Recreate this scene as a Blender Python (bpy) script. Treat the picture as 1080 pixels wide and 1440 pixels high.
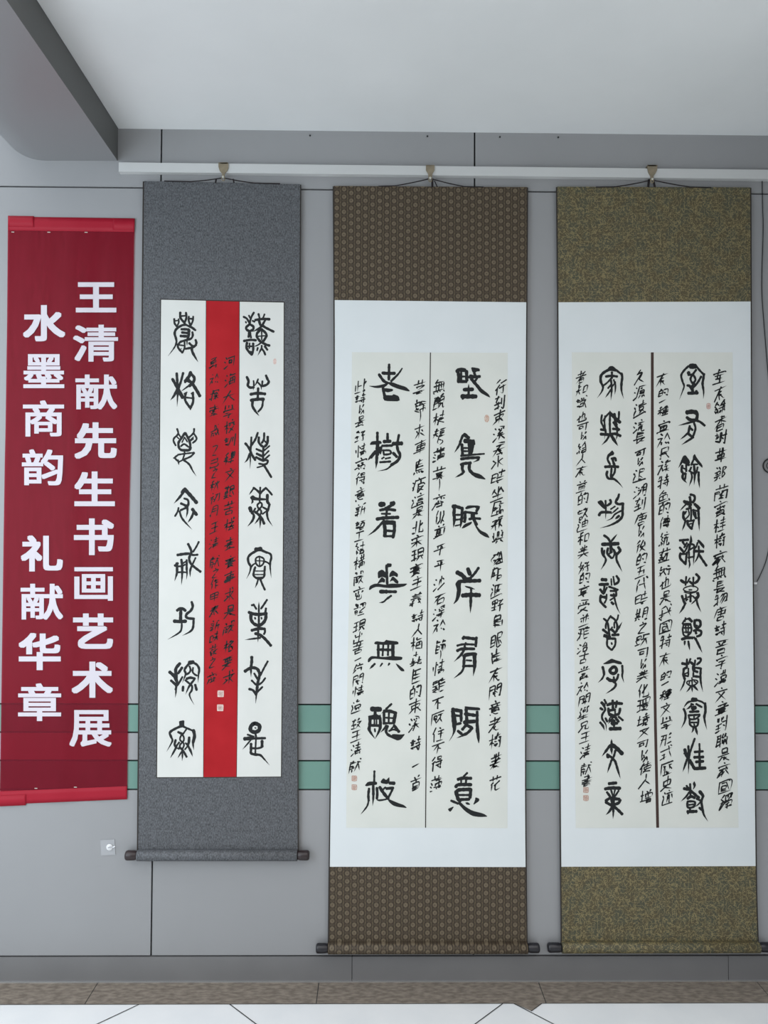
import bpy, bmesh, math, random
from mathutils import Vector, Matrix
from mathutils.geometry import tessellate_polygon
random.seed(7)
for o in list(bpy.data.objects): bpy.data.objects.remove(o)
SC = bpy.context.scene
COL = SC.collection

# ---------------------------------------------------------------- camera
W, H, FPX = 1080, 1440, 1080.0
DIST = 2.6
CEILD, WRX, WRD = .8, 1.65, 1.0      # depth of the ceiling and beam; unseen right-hand light blocker
YAW, PITCH, ROLL = math.radians(.66), math.radians(1.58), math.radians(.27)
fwd = Vector((math.sin(YAW)*math.cos(PITCH), math.cos(YAW)*math.cos(PITCH), math.sin(PITCH)))
r0 = Vector((math.cos(YAW), -math.sin(YAW), 0))
u0 = r0.cross(fwd)
rgt = r0*math.cos(ROLL) + u0*math.sin(ROLL)
upv = -r0*math.sin(ROLL) + u0*math.cos(ROLL)
def ray(px, py): return fwd*FPX + rgt*(px-W/2) - upv*(py-H/2)
_r = ray(540, 1381); CAMZ = -(_r.z*DIST/_r.y)
EYE = Vector((0, -DIST, CAMZ))
def P(px, py, d=0.0):
    """point seen at pixel px,py on the vertical plane d metres in front of the wall"""
    r = ray(px, py); return EYE + r*((DIST-d)/r.y)
def PF(px, py, z=0.0):
    r = ray(px, py); return EYE + r*((z-CAMZ)/r.z)
cd = bpy.data.cameras.new('camera'); cam = bpy.data.objects.new('camera', cd); COL.objects.link(cam)
cd.sensor_fit = 'VERTICAL'; cd.sensor_height = 36; cd.lens = FPX/H*36; cd.clip_start = .01
M = Matrix((rgt, upv, -fwd)).transposed().to_4x4(); M.translation = EYE
cam.matrix_world = M; SC.camera = cam

# ---------------------------------------------------------------- light
wd = bpy.data.worlds.new('daylight'); SC.world = wd; wd.use_nodes = True
bg = wd.node_tree.nodes['Background']; bg.inputs[0].default_value = (.90, .94, 1.0, 1); bg.inputs[1].default_value = 1
# overcast sky: brighter towards the zenith
_n = wd.node_tree; _t = _n.nodes.new('ShaderNodeTexCoord'); _s = _n.nodes.new('ShaderNodeSeparateXYZ'); _n.links.new(_t.outputs['Generated'], _s.inputs[0])
_m = _n.nodes.new('ShaderNodeMath'); _m.operation = 'MULTIPLY_ADD'; _m.inputs[1].default_value = 2.25; _m.inputs[2].default_value = .15; _n.links.new(_s.outputs['Z'], _m.inputs[0])
_q = _n.nodes.new('ShaderNodeMath'); _q.operation = 'MAXIMUM'; _q.inputs[1].default_value = .15; _n.links.new(_m.outputs[0], _q.inputs[0]); 
# the open left side of the hall lets in more, bluer sky
_x = _n.nodes.new('ShaderNodeMath'); _x.operation = 'MULTIPLY_ADD'; _x.inputs[1].default_value = -.4; _x.inputs[2].default_value = 1.0; _n.links.new(_s.outputs['X'], _x.inputs[0])
_y = _n.nodes.new('ShaderNodeMath'); _y.operation = 'MULTIPLY'; _n.links.new(_q.outputs[0], _y.inputs[0]); _n.links.new(_x.outputs[0], _y.inputs[1]); _n.links.new(_y.outputs[0], bg.inputs[1])
_z = _n.nodes.new('ShaderNodeMapRange'); _z.inputs[1].default_value = -1; _z.inputs[2].default_value = .3; _n.links.new(_s.outputs['X'], _z.inputs[0])
_w = _n.nodes.new('ShaderNodeMix'); _w.data_type = 'RGBA'; _w.inputs[6].default_value = (.86, .92, 1.0, 1); _w.inputs[7].default_value = (1.0, .983, .962, 1)
_n.links.new(_z.outputs[0], _w.inputs[0]); _n.links.new(_w.outputs[2], bg.inputs[0])
ad = bpy.data.lights.new('left_doorway', 'AREA'); ad.shape = 'RECTANGLE'; ad.size = 2.2; ad.size_y = 2.4; ad.energy = 27; ad.color = (.76, .89, 1)
al = bpy.data.objects.new('left_doorway', ad); COL.objects.link(al); al.location = (-2.5, -2.0, 1.7); al.rotation_euler = (math.radians(92), 0, math.radians(-14)); ad.spread = math.radians(120)
SC.view_settings.view_transform = 'Standard'; SC.view_settings.look = 'None'
SC.view_settings.gamma = 1; SC.view_settings.use_curve_mapping = False
SC.view_settings.exposure = 0.0
SC.cycles.max_bounces = 10; SC.cycles.diffuse_bounces = 6; SC.cycles.transparent_max_bounces = 8

# ---------------------------------------------------------------- node helper
class X:
    def __init__(s, nt, sock): s.nt, s.s = nt, sock
    def op(s, o, b=None, c=None):
        n = s.nt.nodes.new('ShaderNodeMath'); n.operation = o
        s.nt.links.new(s.s, n.inputs[0])
        for i, q in ((1, b), (2, c)):
            if q is None: continue
            if isinstance(q, X): s.nt.links.new(q.s, n.inputs[i])
            else: n.inputs[i].default_value = q
        return X(s.nt, n.outputs[0])
    def __add__(s, b): return s.op('ADD', b)
    def __sub__(s, b): return s.op('SUBTRACT', b)
    def __mul__(s, b): return s.op('MULTIPLY', b)
    def frac(s): return s.op('FRACT')
    def lt(s, b): return s.op('LESS_THAN', b)
    def gt(s, b): return s.op('GREATER_THAN', b)
    def mn(s, b): return s.op('MINIMUM', b)
    def abs(s): return s.op('ABSOLUTE')
def hyp(a, b): return (a*a+b*b).op('SQRT')
def mat(name, col, rough=.7, spec=.3, metal=0, sheen=0):
    m = bpy.data.materials.new(name); m.use_nodes = True
    b = m.node_tree.nodes['Principled BSDF']
    b.inputs['Base Color'].default_value = (*col, 1); b.inputs['Roughness'].default_value = rough
    b.inputs['Specular IOR Level'].default_value = spec; b.inputs['Metallic'].default_value = metal
    if sheen: b.inputs['Sheen Weight'].default_value = sheen
    return m
def coords(m):
    nt = m.node_tree; t = nt.nodes.new('ShaderNodeTexCoord'); sp = nt.nodes.new('ShaderNodeSeparateXYZ')
    nt.links.new(t.outputs['Object'], sp.inputs[0])
    return nt, t.outputs['Object'], X(nt, sp.outputs[0]), X(nt, sp.outputs[1]), X(nt, sp.outputs[2])
def noise(nt, co, scale, detail=3, stretch=None, rough=.5):
    n = nt.nodes.new('ShaderNodeTexNoise'); n.inputs['Scale'].default_value = scale; n.inputs['Detail'].default_value = detail
    n.inputs['Roughness'].default_value = rough
    if stretch:
        mp = nt.nodes.new('ShaderNodeMapping'); mp.inputs['Scale'].default_value = stretch
        nt.links.new(co, mp.inputs[0]); co = mp.outputs[0]
    nt.links.new(co, n.inputs['Vector']); return X(nt, n.outputs['Fac'])
def mixc(nt, fac, a, b):
    n = nt.nodes.new('ShaderNodeMix'); n.data_type = 'RGBA'
    if isinstance(fac, X): nt.links.new(fac.s, n.inputs[0])
    else: n.inputs[0].default_value = fac
    for i, q in ((6, a), (7, b)):
        if isinstance(q, tuple): n.inputs[i].default_value = (*q, 1)
        else: nt.links.new(q, n.inputs[i])
    return n.outputs[2]
def setcol(m, c): m.node_tree.links.new(c, m.node_tree.nodes['Principled BSDF'].inputs['Base Color'])
def bump(m, h, strength, dist=.002):
    nt = m.node_tree; b = nt.nodes.new('ShaderNodeBump'); b.inputs['Strength'].default_value = strength; b.inputs['Distance'].default_value = dist
    nt.links.new(h.s, b.inputs['Height']); nt.links.new(b.outputs[0], nt.nodes['Principled BSDF'].inputs['Normal'])
def span(x, lo, hi): return (x-lo).op('MULTIPLY', 1/(hi-lo)).op('MINIMUM', 1).op('MAXIMUM', 0)
def speckle(name, a, b, scale, detail=4, lo=.35, hi=.65, stretch=None, bmp=0, **k):
    m = mat(name, a, **k); nt, co, *_ = coords(m); n = noise(nt, co, scale, detail, stretch)
    setcol(m, mixc(nt, span(n, lo, hi), a, b))
    if bmp: bump(m, n, bmp)
    return m
PXM = DIST/FPX
MT = {}
MT['panel'] = speckle('painted_panel', (.29, .296, .304), (.312, .318, .327), 1.3, 5, rough=.42, spec=.35)
# faint scuffs on the painted panel
_nt, _co, *_ = coords(MT['panel']); _a = noise(_nt, _co, 9, 6, (1, 1, 2.5), .7)
_old = MT['panel'].node_tree.nodes['Principled BSDF'].inputs['Base Color'].links[0].from_socket
setcol(MT['panel'], mixc(_nt, span(_a, .66, .74)*.35, _old, (.25, .25, .26)))
MT['panel_edge'] = mat('panel_gap', (.012, .013, .015), .8)
MT['green'] = speckle('green_panel', (.135, .265, .225), (.15, .285, .24), 3, rough=.4, spec=.35)
MT['skirt'] = speckle('dark_grey_panel', (.175, .175, .178), (.195, .195, .197), 4, rough=.4)
MT['alu'] = mat('aluminium', (.6, .61, .62), .3, metal=.8)
MT['ceiling'] = speckle('ceiling_paint', (.74, .77, .78), (.79, .82, .83), 2.2, 5, rough=.75)
MT['beam'] = mat('silver_cladding', (.29, .295, .305), .36, .5, metal=.25)
MT['beam_side'] = mat('dark_grey_cladding', (.125, .128, .125), .5)
MT['rail'] = mat('white_rail', (.56, .575, .575), .4)
MT['floor'] = speckle('white_floor_tile', (.80, .83, .85), (.86, .88, .89), 5, 5, rough=.22, spec=.4)
MT['grout'] = mat('dark_grout', (.05, .05, .05), .9)
MT['stone'] = speckle('brown_stone', (.155, .13, .108), (.265, .23, .19), 60, 10, .36, .64, stretch=(.6, 1.5, 1), bmp=.12, rough=.6)
MT['outside'] = mat('pale_paving', (.55, .54, .52), .8)
MT['ink'] = mat('black_ink', (.013, .015, .016), .55, .25)
MT['paper'] = speckle('rice_paper', (.665, .69, .645), (.70, .72, .675), 7, 5, rough=.85, spec=.1)
MT['paper_cool'] = speckle('white_rice_paper', (.66, .675, .645), (.695, .705, .675), 7, 5, rough=.85, spec=.1)
MT['mount'] = speckle('white_silk_mount', (.685, .735, .75), (.715, .76, .775), 5, 4, rough=.42, spec=.4)
MT['border'] = mat('dark_border', (.03, .025, .022), .7)
MT['bar'] = mat('dark_brown_strip', (.055, .032, .027), .7)
MT['redpaper'] = speckle('red_paper', (.36, .008, .013), (.42, .012, .018), 9, rough=.7, spec=.2)
MT['seal'] = speckle('faded_red_seal', (.52, .33, .26), (.66, .58, .50), 420, 2, .42, .58, rough=.8)
MT['seal_pale'] = speckle('pale_seal', (.62, .42, .38), (.72, .60, .55), 300, 2, rough=.8)
MT['seal_ink'] = mat('seal_ink', (.42, .25, .22), .8)
MT['knob'] = mat('dark_wood_knob', (.022, .013, .014), .32, .5)
MT['knob_black'] = mat('black_knob', (.012, .012, .016), .3, .5)
MT['cord'] = mat('dark_cord', (.02, .016, .018), .7)
MT['brass'] = speckle('dull_brass', (.20, .165, .11), (.26, .22, .15), 60, rough=.45, spec=.5)
MT['bead'] = mat('pale_bead', (.55, .55, .48), .4)
MT['black'] = mat('black_plastic', (.015, .017, .018), .45)
MT['clear'] = mat('clear_pad', (.36, .37, .385), .25, .5)
MT['chrome'] = mat('chrome', (.75, .77, .8), .12, metal=1)
MT['white_plastic'] = mat('white_plastic', (.75, .76, .77), .4)

def grey_silk():
    m = mat('grey_silk', (.11, .11, .12), .5, .35); nt, co, x, y, z = coords(m)
    n = noise(nt, co, 260, 3, (1, 1, .55), .6); b = noise(nt, co, 55, 3)
    c = mixc(nt, span(n, .36, .68), (.042, .045, .048), (.138, .145, .158))
    setcol(m, mixc(nt, span(b, .45, .7)*.35, c, (.15, .158, .175))); bump(m, n, .25, .001); return m
MT['silk'] = grey_silk()
def brown_brocade():
    m = mat('brown_brocade', (.08, .06, .04), .6, .3); nt, co, x, y, z = coords(m)
    w = noise(nt, co, 90, 2)
    gx, gz = x*(1/PXM), z*(1/PXM)
    def cell(ox, oz):
        a = ((gx*(1/20.2)+ox).frac()-.5)*20.2; b = ((gz*(1/10.8)+oz).frac()-.5)*10.8
        return hyp(a, b)
    d = cell(0, 0).mn(cell(.5, .5)); e = cell(.5, 0).mn(cell(0, .5))
    lx = ((gx*(1/10.1)).frac()-.5).abs().lt(.05); lz = ((gz*(1/5.4)).frac()-.5).abs().lt(.09)
    dots = (gx*(1/2.02)).frac().gt(.45)*(gz*(1/1.8)).frac().gt(.45)
    c = mixc(nt, dots*.35, (.055, .042, .028), (.17, .132, .082))
    c = mixc(nt, lx*.55, c, (.19, .15, .09)); c = mixc(nt, lz*.5, c, (.165, .13, .08))
    c = mixc(nt, d.lt(4.8)*.8, c, (.026, .019, .012))
    c = mixc(nt, d.lt(3.4), c, (.14, .11, .07))
    c = mixc(nt, (d-1.75).abs().lt(.75), c, (.185, .15, .10))
    c = mixc(nt, d.lt(1.0), c, (.10, .075, .048))
    c = mixc(nt, e.lt(2.3)*.5, c, (.115, .09, .058)); c = mixc(nt, e.lt(1.0)*.6, c, (.06, .042, .028))
    c = mixc(nt, span(w, .35, .7)*.35, c, (.06, .04, .028))
    c = mixc(nt, .16, c, (.02, .012, .008)); setcol(m, c); return m
MT['brown'] = brown_brocade()
def olive_brocade():
    m = mat('olive_brocade', (.1, .1, .05), .55, .35); nt, co, x, y, z = coords(m)
    a = noise(nt, co, 72, 2); b = noise(nt, co, 110, 1.5, (1.1, 1, .9)); g = noise(nt, co, 26, 2)
    c = mixc(nt, span(g, .42, .58), (.082, .068, .036), (.068, .07, .046))
    c = mixc(nt, (a-.5).abs().lt(.027), c, (.225, .185, .09))
    c = mixc(nt, (b-.5).abs().lt(.018)*.8, c, (.185, .155, .075))
    c = mixc(nt, span(b, .62, .72)*.6, c, (.05, .045, .028))
    setcol(m, c); return m
MT['olive'] = olive_brocade()
def banner_cloth():
    m = mat('red_banner_cloth', (.30, .022, .05), .42, .22); nt, co, x, y, z = coords(m)
    n = noise(nt, co, 30, 4, (3, 1, .4)); setcol(m, mixc(nt, span(n, .3, .7), (.175, .003, .016), (.225, .006, .024)))
    out = nt.nodes['Material Output']; pr = nt.nodes['Principled BSDF']
    tr = nt.nodes.new('ShaderNodeBsdfTransparent'); tr.inputs[0].default_value = (.92, .10, .16, 1)
    mx = nt.nodes.new('ShaderNodeMixShader'); mx.inputs[0].default_value = .45
    nt.links.new(pr.outputs[0], mx.inputs[1]); nt.links.new(tr.outputs[0], mx.inputs[2]); nt.links.new(mx.outputs[0], out.inputs[0])
    return m
MT['banner'] = banner_cloth()
MT['banner_hem'] = mat('red_banner_hem', (.33, .008, .024), .5, .2)
MT['banner_white'] = mat('white_print', (.62, .585, .635), .6)

# ---------------------------------------------------------------- mesh helpers
def finish(name, bm, m, parent=None, smooth=False):
    me = bpy.data.meshes.new(name); off = parent_origin(parent)
    bm.transform(Matrix.Translation(-off)); bmesh.ops.recalc_face_normals(bm, faces=bm.faces[:])
    bm.to_mesh(me); bm.free()
    if smooth:
        for p in me.polygons: p.use_smooth = True
    for q in (m if isinstance(m, (list, tuple)) else [m]): me.materials.append(MT[q])
    o = bpy.data.objects.new(name, me); COL.objects.link(o)
    if parent: o.parent = parent
    return o
def parent_origin(p):
    v = Vector((0, 0, 0))
    while p is not None: v += p.location; p = p.parent
    return v
def thing(name, loc, label, cat, group=None):
    o = bpy.data.objects.new(name, None); COL.objects.link(o); o.location = loc; o.empty_display_size = .05
    return tag(o, label, cat, group)
def tag(o, label, cat, group=None):
    o['label'] = label; o['category'] = cat
    if group: o['group'] = group
    return o
def struct(o): o['kind'] = 'structure'; return o
def box(bm, a, b, mi=0):
    x0, x1 = sorted((a[0], b[0])); y0, y1 = sorted((a[1], b[1])); z0, z1 = sorted((a[2], b[2]))
    v = [bm.verts.new(c) for c in ((x0,y0,z0),(x1,y0,z0),(x1,y1,z0),(x0,y1,z0),(x0,y0,z1),(x1,y0,z1),(x1,y1,z1),(x0,y1,z1))]
    for f in ((0,3,2,1),(4,5,6,7),(0,1,5,4),(1,2,6,5),(2,3,7,6),(3,0,4,7)):
        q = bm.faces.new([v[i] for i in f]); q.material_index = mi
def slab(bm, pts, d, th, mi=0):
    """outline in pixels, laid on the plane d in front of the wall, with real thickness th behind it"""
    fr = [bm.verts.new(P(x, y, d)) for x, y in pts]
    bk = [bm.verts.new(P(x, y, d)+Vector((0, th, 0))) for x, y in pts]
    n = len(pts)
    for t in tessellate_polygon([[Vector((x, y, 0)) for x, y in pts]]):
        for vs, rev in ((fr, False), (bk, True)):
            tt = [vs[i] for i in t]
            try: f = bm.faces.new(tt[::-1] if rev else tt); f.material_index = mi
            except ValueError: pass
    for i in range(n):
        j = (i+1) % n; f = bm.faces.new((fr[i], fr[j], bk[j], bk[i])); f.material_index = mi
def slab_obj(name, pts, d, th, m, parent=None):
    bm = bmesh.new(); slab(bm, pts, d, th); return finish(name, bm, m, parent)
def lathe_x(bm, prof, c, n=28):
    rings = []
    for x, r in prof:
        rings.append([bm.verts.new((c.x+x, c.y+r*math.cos(2*math.pi*k/n), c.z+r*math.sin(2*math.pi*k/n))) for k in range(n)])
    for a, b in zip(rings, rings[1:]):
        for k in range(n): bm.faces.new((a[k], a[(k+1) % n], b[(k+1) % n], b[k]))
    bm.faces.new(rings[0][::-1]); bm.faces.new(rings[-1])
def tube(bm, pts, r, n=8):
    rings = []; m = len(pts)
    for i, p in enumerate(pts):
        t = (pts[min(i+1, m-1)]-pts[max(i-1, 0)]).normalized()
        a = t.cross(Vector((0, 1, 0)));  a = a if a.length > .1 else t.cross(Vector((1, 0, 0)))
        a.normalize(); b = t.cross(a)
        rings.append([bm.verts.new(p + a*r*math.cos(2*math.pi*k/n) + b*r*math.sin(2*math.pi*k/n)) for k in range(n)])
    for a, b in zip(rings, rings[1:]):
        for k in range(n): bm.faces.new((a[k], a[(k+1) % n], b[(k+1) % n], b[k]))
    bm.faces.new(rings[0][::-1]); bm.faces.new(rings[-1])
def catmull(p, step):
    out = []
    for i in range(len(p)-1):
        a, b, c, d = p[max(i-1, 0)], p[i], p[i+1], p[min(i+2, len(p)-1)]
        L = math.dist(b[:2], c[:2]); k = max(1, int(L/step))
        for j in range(k):
            t = j/k
            out.append(tuple(.5*((2*b[q])+(-a[q]+c[q])*t+(2*a[q]-5*b[q]+4*c[q]-d[q])*t*t+(-a[q]+3*b[q]-3*c[q]+d[q])*t**3) for q in range(len(b))))
    out.append(p[-1]); return out

# ---------------------------------------------------------------- room
ZC = P(540, 185).z
def zr(py, px=540): return P(px, py).z
X1 = (P(226, 220).x+P(214, 1280).x)/2; X2 = P(666.7, 700).x; PITCHX = X2-X1
GAP = .0055
cols = [X1+PITCHX*k for k in range(-3, 5)]
bm = bmesh.new(); XL, XR = cols[0], cols[-1]
box(bm, (XL, .010, 0), (XR, .12, ZC+1.2), 1)
rows = [(ZC+1.2, zr(267.5)), (zr(267.5), zr(991)), (zr(1030.5), zr(1070)), (zr(1110.5), zr(1344))]
for zt, zb in rows:
    for a, b in zip(cols, cols[1:]):
        box(bm, (a+GAP/2, 0, zb+GAP/2), (b-GAP/2, .0105, zt-GAP/2), 0)
struct(finish('wall_back', bm, ['panel', 'panel_edge']))
for k, (ya, yb) in enumerate(((991, 1030.5), (1070, 1110.5))):
    bm = bmesh.new()
    for a, b in zip(cols, cols[1:]): box(bm, (a+GAP/2, -.0005, zr(yb)+GAP/2), (b-GAP/2, .0100, zr(ya)-GAP/2))
    struct(finish('trim_%d' % (k+1), bm, 'green'))
XB = P(495, 1362).x; bm = bmesh.new()
for k in range(-4, 4):
    box(bm, (XB+k*1.26+.001, -.0005, .004), (XB+(k+1)*1.26-.001, .0100, zr(1344)-GAP/2), 0)
box(bm, (XL, -.004, .0), (XR, .0100, .0045), 1)
struct(finish('baseboard_back', bm, ['skirt', 'alu']))
# floor: brown stone border, white tiles laid diagonally, paving outside
YB = PF(540, 1411.3).y
bm = bmesh.new(); xs = [P(138, 1382).x+k*(P(448.5, 1382).x-P(138, 1382).x) for k in range(-4, 6)]
for a, b in zip(xs, xs[1:]): box(bm, (a+.0015, YB, -.02), (b-.0015, .01, .001))
box(bm, (XL, YB, -.021), (XR, .0095, -.0002), 1)
t1, t2, t3 = PF(722, 1410.9), PF(747, 1422), PF(762, 1410.6)
tv = [bm.verts.new((q.x, min(q.y, YB+.002), .0012)) for q in (t1, t2, t3)]; bm.faces.new(tv)
struct(finish('floor_border', bm, ['stone', 'grout']))
bm = bmesh.new(); box(bm, (XL, -4.2, -.05), (XR, .01, -.0008), 0); 
def gline(a, b, w=.0035, z=.0004):
    a, b = Vector((a[0], a[1], 0)), Vector((b[0], b[1], 0)); t = (b-a).normalized(); n = Vector((-t.y, t.x, 0))*w/2
    vs = [bm.verts.new((q.x, q.y, z)) for q in (a+n, b+n, b-n, a-n)]; f = bm.faces.new(vs); f.material_index = 1
gline((XL, YB), (XR, YB), .004)
for px, py, sx in ((196, 1412.3, -1), (322.5, 1411.8, 1), (707.5, 1410.9, -1), (722, 1410.9, 1)):
    q = PF(px, py); gline((q.x, YB), (q.x+sx*3.2, YB-3.2))
q = PF(762, 1410.6); e = PF(747, 1422); gline((q.x, YB), (e.x, e.y))
for q in [(-2.0, 1), (-2.0, -1), (1.6, 1), (1.6, -1)]: gline((q[0], YB), (q[0]+q[1]*2, YB-2))

struct(finish('floor', bm, ['floor', 'grout']))
bm = bmesh.new(); box(bm, (-14, -16, -.06), (14, -4.2, -.01)); struct(finish('floor_outside', bm, 'outside'))
# ceiling and the rounded beam
XBEAM = P(166.3, 200).x
bm = bmesh.new(); box(bm, (XBEAM, -CEILD, ZC), (XR, .0, ZC+.12)); struct(finish('ceiling', bm, 'ceiling'))
bm = bmesh.new(); pr = []
c0 = (65, 156); rr = 70
prof = [(166.3, 176), (166.3, 226.3), (120, 226.2)]
for k in range(0, 19):
    a = math.radians(90+k*5); prof.append((c0[0]+rr*math.cos(a), c0[1]+rr*math.sin(a)))
prof += [(-5, 100), (-5, 60), (100, 60)]
pts = [P(x, y) for x, y in prof]
pts[0].z = ZC; pts[1].x = pts[0].x = pts[-1].x = XBEAM-.001; pts[-1].z = ZC+.12; pts[-2].z = ZC+.12; pts[-2].x = pts[-3].x
n = len(pts)
def pair(q): return bm.verts.new((q.x, -.001, q.z)), bm.verts.new((q.x, -CEILD, q.z))
runs = [(range(1, 24), True, 0), ((n-1, 0, 1), False, 1), (range(23, n), False, 0)]     # rounded skin, dark side, hidden top
for run, sm, mi in runs:
    vs = [pair(pts[i]) for i in run]
    for p, q in zip(vs, vs[1:]):
        f = bm.faces.new((p[0], q[0], q[1], p[1])); f.smooth = sm; f.material_index = mi
for e in (0, 1): bm.faces.new([pair(q)[e] for q in pts])
struct(finish('ceiling_beam', bm, ['beam', 'beam_side']))
bm = bmesh.new(); box(bm, (WRX, -WRD, 0), (WRX+.1, 0, ZC)); struct(finish('light_blocker_right', bm, 'panel'))  # unseen upright slab, added to keep light off the right side

# ---------------------------------------------------------------- hanging rail and hooks
RD = .020
ra, rb = P(167, 228.3, RD), P(1300, 241.3, RD)
bm = bmesh.new(); hgt = (P(540, 233.6, RD).z-P(540, 246.6, RD).z)
for s in (0,):
    vs = []
    for q in (ra, rb):
        for dy, dz in ((0, 0), (0, -hgt), (RD-.0005, -hgt), (RD-.0005, 0)):
            vs.append(bm.verts.new((q.x, q.y+dy, q.z+dz)))
    for k in range(4): bm.faces.new((vs[k], vs[(k+1) % 4], vs[4+(k+1) % 4], vs[4+k]))
    bm.faces.new(vs[0:4][::-1]); bm.faces.new(vs[4:8])
rail = finish('hanging_rail', bm, 'rail'); tag(rail, 'long white hanging rail fixed along the top of the wall', 'rail')
def hook(px, pt, shape, ring, label):
    root = thing('rail_hook', P(px, pt+8, RD), label, 'hook', 'hooks on the white rail')
    bm = bmesh.new(); slab(bm, shape, RD+.0045, .0035); o = finish('hook_plate', bm, 'brass', root)
    b2 = bmesh.new(); y0 = pt-.3
    slab(b2, [(px-6, y0), (px+6, y0), (px+6, y0+2), (px-6, y0+2)], RD+.0045, .0235); finish('hook_lip', b2, 'brass', root)
    b3 = bmesh.new(); c = P(ring[0], ring[1], RD+.004)
    pts = [c+Vector((math.cos(a)*.0055, 0, math.sin(a)*.0075)) for a in [2*math.pi*k/16 for k in range(17)]]
    tube(b3, pts, .0017); finish('hook_ring', b3, 'brass', root, True)
    b4 = bmesh.new(); bmesh.ops.create_uvsphere(b4, u_segments=14, v_segments=8, radius=.0042, matrix=Matrix.Translation(c+Vector((0, -.003, .004))))
    finish('bead', b4, 'bead', root, True)
    return root
hook(314, 228.5, [(307, 228.5), (321, 228.5), (321, 236), (319.5, 240), (316, 244), (316, 249), (312, 249), (312, 244), (308.6, 239.5), (307.2, 235)], (314, 251), 'dull brass hook on the white rail above the grey silk scroll')
hook(605, 232.3, [(599, 232.3), (611, 232.3), (611, 239), (608, 244.5), (607.6, 250), (602.6, 250), (602.2, 244.5), (599, 239)], (605, 252.5), 'dull brass hook on the white rail above the brown brocade scroll')
hook(917, 232, [(910.2, 232), (924.6, 232), (924.2, 239), (922, 243.5), (919, 247.5), (919.5, 254), (915, 254), (915, 247.5), (912, 242.5), (911, 238)], (917, 254), 'dull brass hook on the white rail above the olive brocade scroll')

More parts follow.
